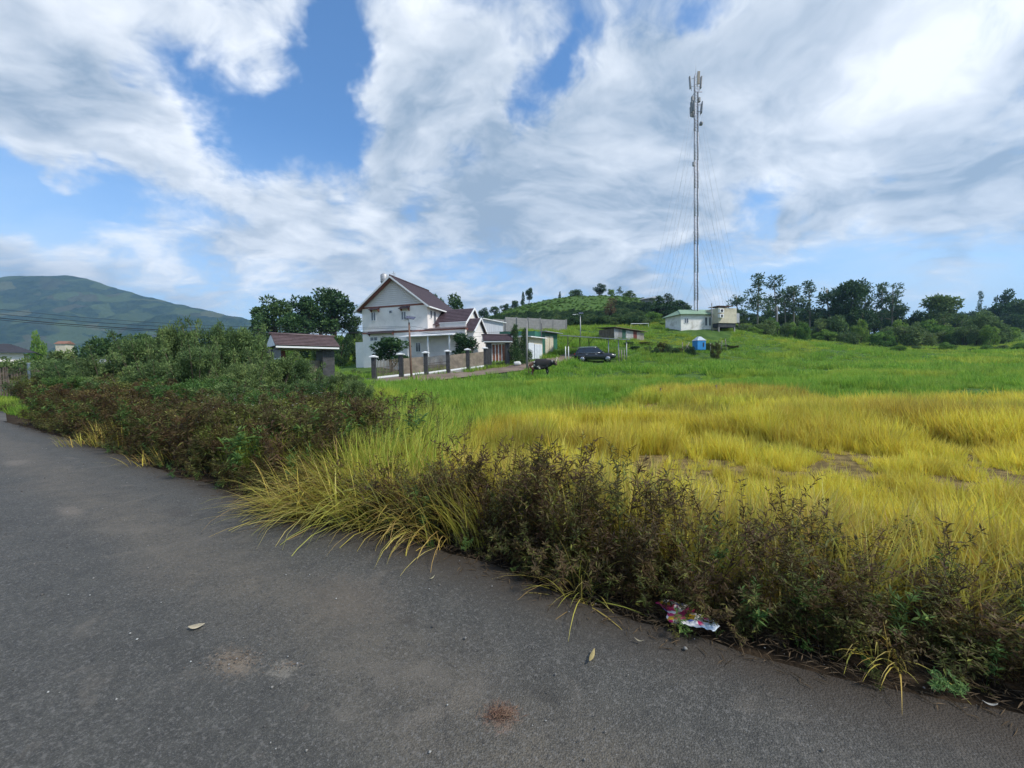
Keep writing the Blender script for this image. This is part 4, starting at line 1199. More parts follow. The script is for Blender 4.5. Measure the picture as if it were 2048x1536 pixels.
    scatter('tall_yellow_grass', np.stack([x, y, H(x, y)], 1), np.stack([rng.normal(0, .12, n), rng.normal(0, .12, n), rng.uniform(0, 6.28, n)], 1), np.stack([sz, sz, sz], 1), rng.integers(0, 4, n),
            proto_collection('tall_tuft', tm), 'taller yellow grass growing among and behind the roadside weeds', 'grass')
    # withered litter of stems along the asphalt edge
    n = 3200
    s = np.concatenate([rng.uniform(-2.5, 6, 2300), rng.uniform(6, 22, 900)]); d = rng.normal(0.02, 0.08, n) - rng.exponential(0.04, n)
    x, y = road_pt(s, d)
    a = rng.uniform(0, 6.28, n)
    D = np.stack([np.cos(a), np.sin(a), rng.normal(0.0, 0.03, n)], 1)
    V, Q, rn = leaves(np.stack([x, y, np.maximum(H(x, y), 0.0) + 0.028], 1), D, np.tile([0, 0, 1.0], (n, 1)) + rng.normal(0, .3, (n, 3)), rng.uniform(0.02, 0.11, n), rng.uniform(0.003, 0.007, n), rng.uniform(0, .5, n))
    o = bpy.data.objects.new('plant_litter', np_mesh('plant_litter', V, Q, leafmat('withered_bits', [(0.07, 0.05, 0.03), (0.15, 0.105, 0.06), (0.30, 0.24, 0.13)], .1, .9, objvar=0), rn)); link(o); tag(o, 'withered stems and leaf bits along the asphalt edge', 'litter', None, 'stuff')
    # small weeds creeping out onto the asphalt
    n = 130
    s = rng.uniform(-2.2, 16, n); d = rng.normal(0.02, 0.07, n)
    x, y = road_pt(s, d); sz = rng.uniform(0.06, 0.22, n)
    scatter('creeping_weeds', np.stack([x, y, np.maximum(H(x, y), 0) + .01], 1), np.stack([rng.normal(0, .4, n), rng.normal(0, .4, n), rng.uniform(0, 6.28, n)], 1), np.stack([sz * 1.8, sz * 1.8, sz], 1), rng.integers(0, 5, n),
            proto_collection('creeping_weed', WL + WO[:2]), 'small weeds creeping out onto the crumbling asphalt edge', 'weeds')
    # pale tall grass between the bushes on the left
    n = 900
    px = rng.uniform(430, 900, n); Y = rng.uniform(4.6, 13, n)
    P = np.array([tuple(at(a, 800, b)) for a, b in zip(px, Y)])
    P = P[road_d(P[:, 0], P[:, 1]) > 0.5]; n = len(P); P[:, 2] = H(P[:, 0], P[:, 1])
    sz = rng.uniform(0.7, 1.25, n)
    t3 = [np_mesh('pale_tuft', *blades(30, 0.12, 0.4, 0.95, 0.013, 0.18, 0.45, rg, 4)[:2], M_GRASS, blades(30, .1, 1, 1, 1, 0, 0, rg, 4)[2]) for _ in range(3)]
    scatter('pale_tall_grass', P, np.stack([rng.normal(0, .12, n), rng.normal(0, .12, n), rng.uniform(0, 6.28, n)], 1), np.stack([sz, sz, sz], 1), rng.integers(0, 3, n),
            proto_collection('pale_tuft', t3), 'tall pale green grass between the bushes and the field', 'grass', rng.uniform(0, .6, n), rng.uniform(0, .35, n))
    # small white daisies in the left weeds
    n = 300
    px = rng.uniform(200, 700, n); Y = rng.uniform(6.0, 13, n)
    P = np.array([tuple(at(u, 800, v)) for u, v in zip(px, Y)])
    P = P[road_d(P[:, 0], P[:, 1]) > 0.5]; n = len(P)
    P[:, 2] = H(P[:, 0], P[:, 1]) + rng.uniform(0.5, 1.35, n)
    fl = []
    for k in range(5):
        a = 2 * math.pi * k / 5
        fl.append(leaves(P, np.tile([math.cos(a), math.sin(a), 0.15], (n, 1)), np.tile([0, 0, 1.0], (n, 1)), 0.017, 0.012, np.full(n, 0.9)))
    stem = leaves(P - np.array([0, 0, 0.18]), np.tile([0.05, 0.0, 1.0], (n, 1)), np.tile([0, 1.0, 0], (n, 1)), 0.18, 0.004, np.full(n, 0.0))
    V, Q, rn = join(fl + [stem])
    wm = leafmat('daisy_petals', [(0.05, 0.09, 0.03), (0.8, 0.8, 0.76), (0.8, 0.8, 0.76)], 0.2, objvar=0)
    o = bpy.data.objects.new('wild_daisies', np_mesh('wild_daisies', V, Q, wm, rn)); link(o); tag(o, 'tiny white daisies dotted over the weeds on the left', 'flowers', None, 'stuff')
    # big-leaved taro plant
    p = at(205, 800, 12.2)
    t = empty('taro_plant', (p.x, p.y, h1(p.x, p.y)), 0, 'big leaved green taro plant among the weeds on the left', 'plant')
    tm_ = leafmat('taro_leaf', [(0.04, 0.14, 0.03), (0.06, 0.20, 0.04), (0.10, 0.26, 0.06)], 0.3, 0.45)
    st = plain('taro_stalk', (0.08, 0.16, 0.04), 0.6)
    for (ax, el, ln, sl) in [(0.15, 0.75, 0.62, 0.75), (2.9, 0.75, 0.62, 0.85), (2.4, 1.15, 0.6, 0.85), (0.6, 0.2, 0.5, 0.55), (3.5, 0.25, 0.5, 0.6), (5.0, 0.5, 0.5, 0.6)]:
        dx = Vector((math.cos(ax) * math.cos(el), math.sin(ax) * math.cos(el), math.sin(el)))
        tip = dx * sl
        MB().tube([(0, 0, 0), dx * sl * 0.55 + Vector((0, 0, 0.06)), tip], [0.016, 0.011, 0.007], 6).build('stalk', st, t)
        # heart-shaped blade with folded midrib
        side = dx.cross(Vector((0, 0, 1))).normalized(); nrm = side.cross(dx).normalized()
        fw = (dx * 0.8 + Vector((0, 0, -0.15))).normalized()
        V, Fc, rr = [], [], []
        us = np.linspace(-0.22, 1, 9)
        for u in us:
            w = 0.42 * math.sqrt(max(0.0, 1 - ((u - 0.28) / 0.74) ** 2)) * (1 - 0.35 * max(u, 0))
            mid = tip + fw * (u * ln) - nrm * (0.12 * u * u * ln)
            for sd in (-1, -0.5, 0, 0.5, 1):
                V.append(tuple(mid + side * (sd * w * ln * 0.85) + nrm * (abs(sd) * w * ln * 0.22))); rr.append(0.3 + 0.5 * abs(sd))
        for i in range(8):
            for j in range(4):
                a = i * 5 + j; Fc.append((a, a + 1, a + 6, a + 5))
        o = bpy.data.objects.new('leaf', np_mesh('leaf', np.array(V), np.array(Fc), tm_, np.array(rr), smooth=True)); link(o, t)
build_verge()
# ------------------------------------------------------------------ buildings
WHITE = plain('white_wall_paint', (0.82, 0.765, 0.72), 0.85, 0.06, 0.8, 0.15, 40, stain=(0.42, 0.40, 0.37), stain_amt=0.35)
SIDING = plain('pale_siding', (0.72, 0.68, 0.645), 0.8, 0.05, 1.2)
TRIMRED = plain('red_brown_trim', (0.23, 0.085, 0.06), 0.7, 0.15, 2)
WTRIM = plain('white_trim', (0.76, 0.76, 0.76), 0.6, 0.05, 2)
GLASS = plain('window_glass', (0.10, 0.11, 0.13), 0.12, 0.2, 1, spec=0.8)
BLACKST = plain('black_stone_pillar', (0.055, 0.054, 0.056), 0.6, 0.3, 5, 0.3, 20, stain=(0.09, 0.085, 0.08), stain_amt=0.5)
CONC = plain('grey_concrete', (0.27, 0.26, 0.25), 0.9, 0.15, 1.5, 0.3, 20, stain=(0.15, 0.14, 0.12), stain_amt=0.5)
WOOD = plain('weathered_wood', (0.15, 0.12, 0.09), 0.85, 0.3, 3, 0.4, 15)
BROWNP = plain('brown_panel', (0.22, 0.18, 0.14), 0.8, 0.25, 2, stain=(0.09, 0.10, 0.05), stain_amt=0.5)
STEEL = plain('galvanised_steel', (0.40, 0.40, 0.41), 0.5, 0.12, 3, metal=0.4)
CREAM = plain('cream_paint', (0.55, 0.50, 0.38), 0.8, 0.1, 1.5, stain=(0.25, 0.2, 0.13), stain_amt=0.5)
GREENP = plain('green_sheet_metal', (0.035, 0.13, 0.09), 0.55, 0.15, 1.5)
DARKM = plain('dark_metal', (0.05, 0.05, 0.055), 0.5, 0.2, 3)
DIRT = plain('packed_dirt_lane', (0.17, 0.13, 0.10), 0.95, 0.25, 0.6, 0.4, 9, stain=(0.26, 0.22, 0.17), stain_amt=0.6)

def tile_mat(name, c, courses=0.33):
    m, T = new_mat(name)
    out = T.n('ShaderNodeOutputMaterial'); b = T.n('ShaderNodeBsdfPrincipled'); T.link(b.outputs[0], out.inputs[0])
    tc = T.n('ShaderNodeTexCoord')
    n = T.noise(tc.outputs['Object'], 2.5, 5, 0.65); n2 = T.noise(tc.outputs['Object'], 14, 2, 0.5)
    cc = T.mix(T.ramp(n, 0.3, 0.7), tuple(k * 0.75 for k in c), tuple(k * 1.25 for k in c))
    cc = T.mix(T.math('MULTIPLY', T.ramp(n2, 0.5, 0.7), 0.35), cc, tuple(k * 1.7 for k in c))
    T.link(cc, b.inputs['Base Color']); b.inputs['Roughness'].default_value = 0.6
    return m
TILE = tile_mat('plum_roof_tiles', (0.062, 0.038, 0.046))
TILE2 = tile_mat('weathered_brown_tiles', (0.10, 0.066, 0.066))

class Frame:
    """upright local frame: x along a facade, y into the building, z up; built where two photo columns stand at two distances"""
    def __init__(s, pxa, Ya, pxb, Yb, zpx, zY=None):
        A, B = at(pxa, 720, Ya), at(pxb, 720, Yb)
        d = Vector((B.x - A.x, B.y - A.y)); s.W = d.length
        s.rz = math.atan2(d.y, d.x)
        s.O = Vector((A.x, A.y, at(pxa, zpx, Ya).z if zpx is not None else h1(A.x, A.y)))
        s.ux = Vector((d.x / s.W, d.y / s.W, 0)); s.uy = Vector((-s.ux.y, s.ux.x, 0))
    def on_y(s, px, py, y=0.0):
        """(x, z) of the point seen at a pixel on the plane local y"""
        d = ray(px, py); n = s.uy
        t = (n.dot(s.O + n * y - CAM)) / n.dot(d)
        p = CAM + d * t - s.O
        return p.dot(s.ux), p.z
    def on_x(s, px, py, x):
        d = ray(px, py); n = s.ux
        t = (n.dot(s.O + n * x - CAM)) / n.dot(d)
        p = CAM + d * t - s.O
        return p.dot(s.uy), p.z
    def world(s, x, y, z=0.0):
        return s.O + s.ux * x + s.uy * y + Vector((0, 0, z))
    def root(s, name, label, cat, group=None):
        return empty(name, s.O, s.rz, label, cat, group)

def roof_slab(e0, e1, r0, r1, th, courses, mat, name, parent):
    """tiled slope from eave (e0,e1) to ridge (r0,r1) with stepped tile courses"""
    e0, e1, r0, r1 = map(Vector, (e0, e1, r0, r1))
    n = (e1 - e0).cross(r0 - e0).normalized()
    if n.z < 0: n = -n
    mb = MB()
    for i in range(courses):
        a, b = i / courses, min(1.0, (i + 1) / courses + 0.02)
        p = [e0.lerp(r0, a) + n * (th + 0.045), e1.lerp(r1, a) + n * (th + 0.045), e1.lerp(r1, b) + n * th, e0.lerp(r0, b) + n * th]
        lo = [q - n * 0.06 for q in p]
        mb.faces(p + lo, [(0, 1, 2, 3), (7, 6, 5, 4), (0, 4, 5, 1), (1, 5, 6, 2), (2, 6, 7, 3), (3, 7, 4, 0)])
    o = mb.build(name, mat, parent)
    return o

def bar(mb, a, b, w, h, mi=0):
    """square bar between two points"""
    a, b = Vector(a), Vector(b); t = (b - a).normalized()
    s = t.cross(Vector((0, 0, 1)))
    if s.length < 0.05: s = Vector((1, 0, 0))
    s.normalize(); u = s.cross(t)
    p = [c + s * (sx * w / 2) + u * (sz * h / 2) for c in (a, b) for sx, sz in ((-1, -1), (1, -1), (1, 1), (-1, 1))]
    return mb.faces(p, [(0, 1, 2, 3), (7, 6, 5, 4), (0, 4, 5, 1), (1, 5, 6, 2), (2, 6, 7, 3), (3, 7, 4, 0)], mi)

def window(f, root, px0, px1, py0, py1, y=0.0, mull=1, name='window'):
    x0, z1 = f.on_y(px0, py0, y); x1, z0 = f.on_y(px1, py1, y)
    fr = MB()
    w = min(0.07, (x1 - x0) * 0.12)
    fr.box(x0, x0 + w, y - 0.06, y + 0.02, z0, z1); fr.box(x1 - w, x1, y - 0.06, y + 0.02, z0, z1)
    fr.box(x0 + w, x1 - w, y - 0.06, y + 0.02, z1 - w, z1); fr.box(x0 + w, x1 - w, y - 0.06, y + 0.02, z0, z0 + w)
    for k in range(mull):
        xm = x0 + (x1 - x0) * (k + 1) / (mull + 1)
        fr.box(xm - w * 0.35, xm + w * 0.35, y - 0.05, y + 0.02, z0 + w, z1 - w)
    o = fr.build(name, WTRIM, root)
    MB().box(x0 + w, x1 - w, y - 0.022, y - 0.012, z0 + w, z1 - w).build('pane', GLASS, o)
    return o

def awning(f, root, px0, px1, py, y=0.0, deep=0.55):
    x0, z = f.on_y(px0, py, y - deep); x1, _ = f.on_y(px1, py, y - deep)
    mb = MB()
    prof = [(y - deep, z - 0.02), (y - deep, z + 0.05), (y - 0.003, z + 0.32), (y - 0.003, z + 0.24)]
    mb.prism(prof, 'x', x0, x1)
    o = mb.build('awning', TILE, root)
    b = MB()
    for xx in (x0 + 0.08, x1 - 0.14):
        b.prism([(y - deep + 0.1, z + 0.01), (y - 0.004, z + 0.2), (y - 0.004, z - 0.25)], 'x', xx, xx + 0.06)
    b.build('bracket', TRIMRED, o)

def build_house():
    f = Frame(727, 45.4, 857, 43.0, 737)
    r = f.root('white_house', 'two storey white house with plum tiled gable roof and red brown trim', 'house')
    W, D = f.W, 7.8
    _, ze = f.on_y(857, 607); _, zr = f.on_y(783, 553, -0.4)
    _, zb = f.on_y(790, 664)
    xr_ = f.on_y(931, 690)[0]                     # right end of the wider ground floor
    xm = W / 2
    # upper and lower wall
    MB().box(0, W, 0, D, zb + 0.08, ze).build('upper_wall', WHITE, r)
    MB().box(0, xr_, 0, D, -1.2, zb - 0.08).build('lower_wall', WHITE, r)
    MB().box(-0.05, xr_ + 0.05, -0.06, D, zb - 0.08, zb + 0.08).build('storey_band', TRIMRED, r)
    MB().box(-0.03, W + 0.03, -0.05, 0.0, ze - 0.10, ze + 0.08).build('eave_band', TRIMRED, r)
    # gable with siding boards
    gz0, gz1 = ze + 0.08, zr - 0.25
    MB().prism([(0.05, ze), (W - 0.05, ze), (xm, zr - 0.12)], 'y', 0.03, D - 0.03).build('gable_core', SIDING, r)
    nb = 13
    for k in range(nb):
        a, b = k / nb, (k + 1) / nb - 0.012
        z0 = gz0 + (gz1 - gz0) * a; z1 = gz0 + (gz1 - gz0) * b
        h0, h1_ = (zr - z0) / (zr - ze) * W / 2 - 0.05, (zr - z1) / (zr - ze) * W / 2 - 0.05
        MB().faces([(xm - h0, -0.045, z0), (xm + h0, -0.045, z0), (xm + h1_, -0.012, z1), (xm - h1_, -0.012, z1),
                    (xm - h0, 0.025, z0), (xm + h0, 0.025, z0), (xm + h1_, 0.025, z1), (xm - h1_, 0.025, z1)],
                   [(0, 1, 2, 3), (0, 4, 5, 1), (1, 5, 6, 2), (2, 6, 7, 3), (3, 7, 4, 0)]).build('siding_board', SIDING, r)
    # roof
    ov, oh = 0.65, 0.55
    sl = (zr - ze) / (W / 2)
    for sgn, nm in ((-1, 'roof_slope'), (1, 'roof_slope')):
        ex = xm + sgn * (W / 2 + oh); ez = ze - sl * oh
        roof_slab((ex, -ov, ez), (ex, D + 0.5, ez), (xm, -ov, zr), (xm, D + 0.5, zr), 0.05, 16, TILE, nm, r)
        bb = MB(); bar(bb, (ex, -ov - 0.035, ez - 0.05), (xm, -ov - 0.035, zr - 0.05), 0.06, 0.17); bb.build('verge_board', WTRIM, r)
        bb = MB(); bar(bb, (ex + sgn * -0.3, -ov + 0.3, ez + 0.08), (xm, -ov + 0.3, zr - 0.24), 0.5, 0.05); bb.build('soffit', TRIMRED, r)
        bb = MB(); bar(bb, (ex + sgn * 0.04, -ov, ez - 0.03), (ex + sgn * 0.04, D + 0.5, ez - 0.03), 0.07, 0.14); bb.build('gutter', WTRIM, r)
    mb = MB(); mb.tube([(xm, -ov, zr + 0.1), (xm, D + 0.5, zr + 0.1)], 0.11, 8); mb.build('ridge_cap', TILE, r)
    # upstairs windows and awnings
    window(f, r, 742, 752.5, 624, 642); window(f, r, 778, 785, 620.5, 627, mull=0); window(f, r, 802, 813, 623, 640)
    awning(f, r, 736, 754, 620); awning(f, r, 796, 815, 617.5)
    window(f, r, 740, 756, 674, 682); window(f, r, 766, 782, 674, 683); awning(f, r, 732, 783, 668)
    # porch: roof, columns, door, rails
    x0, zp = f.on_y(799, 674, -1.6); x1, _ = f.on_y(906, 674, -1.6)
    MB().prism([(-1.7, zp - 0.04), (-1.7, zp + 0.04), (-0.0, zp + 0.32), (-0.0, zp + 0.22)], 'x', x0, x1).build('porch_roof', WTRIM, r)
    for px in (815, 856, 899):
        xx, _ = f.on_y(px, 690, -1.5)
        MB().box(xx - 0.07, xx + 0.07, -1.57, -1.43, -0.6, zp - 0.02).build('porch_column', WTRIM, r)
    window(f, r, 831, 842, 685, 704, name='front_door')
    sx0, sz1 = f.on_y(858, 679); sx1, sz0 = f.on_y(897, 703)
    sh = MB().box(sx0, sx1, -0.05, -0.003, sz0, sz1).build('roller_shutter', SIDING, r)
    for k in range(9):
        MB().box(sx0 + .03, sx1 - .03, -0.075, -0.052, sz0 + (sz1 - sz0) * k / 9 + .01, sz0 + (sz1 - sz0) * (k + .8) / 9).build('shutter_slat', SIDING, sh)
    xa, _ = f.on_y(835, 700, -1.45); xb, _ = f.on_y(899, 700, -1.45)
    rl = MB(); zf = 0.25
    for k in range(26):
        xx = xa + (xb - xa) * k / 25; rl.box(xx - 0.015, xx + 0.015, -1.5, -1.47, zf, zf + 0.75)
    rl.box(xa, xb, -1.51, -1.46, zf + 0.75, zf + 0.80)
    rl.build('porch_railing', WTRIM, r)['kind'] = 'stuff'
    MB().box(x0, x1 + 0.3, -1.9, -0.02, -1.0, zf).build('porch_floor', CONC, r)
    # side wall openings seen from the right
    for (pa, pb, y0_, y1_, nm) in ((859, 864, 619, 638, 'window'), (866, 872, 621, 650, 'balcony_door')):
        ya, za = f.on_x(pa, y0_, W); yb, zb_ = f.on_x(pb, y1_, W)
        o = MB().box(W - 0.03, W + 0.05, ya, yb, zb_, za).build(nm, WTRIM, r)
        MB().box(W + 0.052, W + 0.06, ya + 0.1, yb - 0.1, zb_ + 0.1, za - 0.1).build('pane', GLASS, o)
    MB().box(W + 0.003, W + 0.25, 1.2, 1.7, zb + 0.3, zb + 0.75).build('air_conditioner', WTRIM, r)
    # terrace parapet and red coping over the ground floor
    xb0 = f.on_y(875, 648)[0]; xb1 = f.on_y(928, 648)[0]
    MB().box(xb0, xb1, 0.5, 0.62, zb + 0.1, zb + 0.75).build('terrace_parapet', WHITE, r)
    MB().box(xb0 - 0.05, xb1 + 0.05, 0.45, 0.67, zb + 0.75, zb + 0.83).build('parapet_coping', WTRIM, r)
    MB().prism([(-0.35, zb + 0.0), (-0.35, zb + 0.08), (0.4, zb + 0.28), (0.4, zb + 0.09)], 'x', W - 0.3, xr_ + 0.1).build('terrace_tiles', TILE2, r)
    # rear wings with plum roofs stepping down to the right
    def wing(pxa, pxb, ytop, yeave, ya, yd, nm):
        xa, zt = f.on_y(pxa, ytop, ya + yd / 2); xb, _ = f.on_y(pxb, ytop, ya + yd / 2)
        _, zl = f.on_y(pxa, yeave, ya)
        MB().box(xa + 0.2, xb - 0.25, ya + 0.3, ya + yd - 0.3, -1.2, zl + 0.1).build('wing_wall', WHITE, r)
        MB().prism([(ya + 0.3, zl), (ya + yd - 0.3, zl), (ya + yd / 2, zt - 0.1)], 'x', xb - 0.35, xb - 0.28).build('wing_gable', SIDING, r)
        roof_slab((xa, ya, zl), (xb, ya, zl), (xa, ya + yd / 2, zt), (xb, ya + yd / 2, zt), 0.04, 10, TILE, 'wing_roof', r)
        roof_slab((xa, ya + yd, zl), (xb, ya + yd, zl), (xa, ya + yd / 2, zt), (xb, ya + yd / 2, zt), 0.04, 6, TILE, 'wing_roof', r)
        for yy in (ya, ya + yd):
            bb = MB(); bar(bb, (xb + 0.04, yy, zl - 0.02), (xb + 0.04, ya + yd / 2, zt - 0.02), 0.06, 0.2); bb.build('verge_board', WTRIM, r)
    wing(885, 949, 621, 650, 1.2, 5.6, 'a')
    wing(935, 962, 638, 663, 0.4, 4.2, 'b')
    # garden store at the left end of the ground floor
    xs, _ = f.on_y(708, 700); 
    MB().box(xs, -0.02, 0.3, 3.5, -1.2, f.on_y(715, 684)[1]).build('side_wall', WHITE, r)
    # roof water tank on its stand
    tx, tz = f.on_y(768, 547, 4.6)
    t = empty('water_tank', f.world(tx, 4.6, tz - 1.95), f.rz, 'steel water tank standing on the left slope of the house roof', 'tank')
    mb = MB(); mb.tube([(0, 0, 0.75), (0, 0, 0.8), (0, 0, 1.75), (0, 0, 1.95)], [0.40, 0.45, 0.45, 0.2], 14); mb.build('tank_shell', STEEL, t)
    for k in range(3):
        mb = MB(); mb.tube([(0, 0, 0.95 + 0.3 * k), (0, 0, 0.98 + 0.3 * k)], 0.462, 14); mb.build('band', WTRIM, t)
    for a in range(4):
        mb = MB(); bar(mb, (0.36 * math.cos(a * 1.57 + .8), 0.36 * math.sin(a * 1.57 + .8), -0.9), (0.36 * math.cos(a * 1.57 + .8), 0.36 * math.sin(a * 1.57 + .8), 0.78), 0.06, 0.06); mb.build('leg', STEEL, t)
    an = MB(); p = f.world(W * 0.47, 0.8, zr - 0.2)
    an.tube([p, p + Vector((-0.15, 0, 1.1))], 0.018, 5); bar(an, p + Vector((-.35, 0, .85)), p + Vector((.1, 0, .9)), 0.02, 0.02); bar(an, p + Vector((-.3, 0, .65)), p + Vector((.1, 0, .68)), 0.02, 0.02)
    o = an.build('roof_aerial', DARKM); tag(o, 'thin television aerial at the ridge of the house roof', 'aerial')
    KEEP_OUT.append((*f.world(W / 2, 4)[:2], 9))
    # compound yard
    return f
HF = build_house()

def build_fence():
    """compound fence: black pillars with white caps, brown panels and a white plinth"""
    pil = [(748, 32.5), (802, 34.0), (852, 35.6), (896, 37.2), (936, 38.8), (971, 40.4)]
    P = [at(px, 740, Y) for px, Y in pil]
    zt = [at(px, t, Y).z for (px, Y), t in zip(pil, (712, 707, 704, 701, 698, 695))]
    zg = [at(px, t, Y).z for (px, Y), t in zip(pil, (758, 753, 748, 743, 738, 734))]
    r = empty('compound_fence', (P[0].x, P[0].y, 0), 0, 'compound fence of black pillars with white caps and brown panels before the house', 'fence')
    o0 = Vector((P[0].x, P[0].y, 0))
    def loc(p): return Vector((p.x, p.y, 0)) - o0
    for k, p in enumerate(P):
        q = loc(p)
        MB().box(q.x - .17, q.x + .17, q.y - .17, q.y + .17, zg[k] - .6, zt[k] - .12).build('pillar', BLACKST, r, 0.02)
        mb = MB(); mb.faces([(q.x - .3, q.y - .3, zt[k] - .12), (q.x + .3, q.y - .3, zt[k] - .12), (q.x + .3, q.y + .3, zt[k] - .12), (q.x - .3, q.y + .3, zt[k] - .12),
                             (q.x - .3, q.y - .3, zt[k] - .03), (q.x + .3, q.y - .3, zt[k] - .03), (q.x + .3, q.y + .3, zt[k] - .03), (q.x - .3, q.y + .3, zt[k] - .03), (q.x, q.y, zt[k] + .08)],
                            [(3, 2, 1, 0), (0, 1, 5, 4), (1, 2, 6, 5), (2, 3, 7, 6), (3, 0, 4, 7), (4, 5, 8), (5, 6, 8), (6, 7, 8), (7, 4, 8)])
        mb.build('pillar_cap', WTRIM, r)
    for k in range(len(P) - 1):
        a, b = loc(P[k]), loc(P[k + 1])
        t = (b - a).normalized(); a = a + t * 0.25; b = b - t * 0.25
        mb = MB(); bar(mb, (a.x, a.y, zg[k] + .12), (b.x, b.y, zg[k + 1] + .12), 0.16, 0.14); mb.build('plinth', WTRIM, r)
        mb = MB(); bar(mb, (a.x, a.y, zg[k] - .2), (b.x, b.y, zg[k + 1] - .2), 0.14, 0.5); mb.build('footing', CONC, r)
        n = 15
        for i in range(n):
            u = (i + 0.5) / n; c = a.lerp(b, u); zz = zg[k] * (1 - u) + zg[k + 1] * u; top = zt[k] * (1 - u) + zt[k + 1] * u - 0.42
            mb = MB(); hw = (b - a).length / n * (0.47 if k in (1, 3, 4) else 0.22)
            bar(mb, (c.x - t.x * hw, c.y - t.y * hw, (zz + .2 + top) / 2), (c.x + t.x * hw, c.y + t.y * hw, (zz + .2 + top) / 2), 0.03, top - zz - .22); mb.build('picket', BROWNP if k in (1, 3, 4) else WOOD, r)
        for h_ in (0.35, 0.75):
            mb = MB(); bar(mb, (a.x, a.y + 0.035, zg[k] + .2 + h_), (b.x, b.y + 0.035, zg[k + 1] + .2 + h_), 0.03, 0.05); mb.build('rail', DARKM, r)
build_fence()

def tiled_gate(name, pxa, Ya, pxb, Yb, ytop, yeave, ybase, depth, label, mat, rows, post_px, door=None):
    f = Frame(pxa, Ya, pxb, Yb, ybase)
    r = f.root(name, label, 'gateway')
    xa, zl = f.on_y(pxa, yeave); xb, _ = f.on_y(pxb, yeave)
    _, zt = f.on_y((pxa + pxb) / 2, ytop, depth / 2)
    ins = 0.04
    roof_slab((xa, 0, zl), (xb, 0, zl), (xa + ins, depth / 2, zt), (xb - ins, depth / 2, zt), 0.04, rows, mat, 'roof_slope', r)
    roof_slab((xa, depth, zl), (xb, depth, zl), (xa + ins, depth / 2, zt), (xb - ins, depth / 2, zt), 0.04, rows, mat, 'roof_slope', r)
    for x_, xi in ((xa, xa + ins), (xb, xb - ins)):
        MB().faces([(x_, 0, zl), (x_, depth, zl), (xi, depth / 2, zt), (x_, 0, zl + .03), (x_, depth, zl + .03), (xi, depth / 2, zt + .03)], [(0, 1, 2), (3, 5, 4), (0, 3, 4, 1), (1, 4, 5, 2), (2, 5, 3, 0)]).build('hip_gable', WTRIM, r)
    mb = MB(); mb.tube([(xa + ins - .1, depth / 2, zt + .08), (xb - ins + .1, depth / 2, zt + .08)], 0.09, 8); mb.build('ridge_cap', mat, r)
    MB().box(xa + .05, xb - .05, 0.02, 0.1, zl - .12, zl + .0).build('fascia', WTRIM, r)
    MB().box(xa + .3, xb - .3, depth * .25, depth * .75, zl - .2, zl - .03).build('lintel', CONC, r)
    for (p0, p1) in post_px:
        x0, _ = f.on_y(p0, yeave + 20, depth * .3); x1, _ = f.on_y(p1, yeave + 20, depth * .3)
        MB().box(x0, x1, depth * .22, depth * .78, -1.0, zl - .2).build('pillar', BLACKST, r, 0.02)
    if door: door(f, r, zl, depth)
    return f
def _door1(f, r, zl, dp):
    x0, _ = f.on_y(543, 715, dp * .4); x1, _ = f.on_y(562, 715, dp * .4)
    MB().box(x0 - .35, x1 + .3, dp * .45, dp * .6, -.6, zl - .25).build('brick_wall', plain('red_brick', (0.16, 0.07, 0.055), 0.9, 0.3, 6), r)
    z1 = f.on_y(550, 700, dp * .4)[1]; z0 = f.on_y(550, 716, dp * .4)[1]
    w = MB().box(x0, x1, dp * .40, dp * .449, z0, z1).build('window', GLASS, r)
    MB().box(x0 - .08, x1 + .08, dp * .36, dp * .449, z0 - .1, z0 - .003).build('sill', WTRIM, w)
    xa, _ = f.on_y(590, 715, dp * .5); xb, _ = f.on_y(640, 715, dp * .5)
    MB().box(xa, xb, dp * .46, dp * .54, -.6, zl - .9).build('gate_leaf', BROWNP, r)
GF1 = tiled_gate('tiled_gateway', 550, 24.5, 680, 27.3, 673, 691, 752, 2.4, 'long low gateway with weathered brown tile roof and black stone pillar', TILE2, 7, [(643, 667), (536, 545)], _door1)
def _door2(f, r, zl, dp):
    x0, _ = f.on_y(984, 700, dp * .4); x1, _ = f.on_y(1010, 700, dp * .4)
    z1 = f.on_y(990, 689, dp * .4)[1]; z0 = f.on_y(990, 721, dp * .4)[1]
    red = plain('rust_red_gate', (0.25, 0.09, 0.05), 0.7, 0.35, 5, stain=(0.4, 0.3, 0.25), stain_amt=0.5)
    for k in range(4):
        a = x0 + (x1 - x0) * k / 4; b = x0 + (x1 - x0) * (k + 1) / 4
        l = MB().box(a + .04, b - .04, dp * .42, dp * .47, z0, z1).build('gate_panel', red, r)
        MB().box(a - .03, a + .037, dp * .39, dp * .49, z0 - .1, z1 + .05).build('gate_stile', WTRIM, l)
    MB().box(x0, x1 + .05, dp * .395, dp * .485, z1 + .052, z1 + .14).build('gate_head', WTRIM, r)
GF2 = tiled_gate('tiled_gateway', 966, 41.2, 1026, 41.8, 671, 682, 726, 1.8, 'small tiled gateway with white framed rust red gate right of the house', TILE, 5, [(973, 983), (1011, 1019)], _door2)

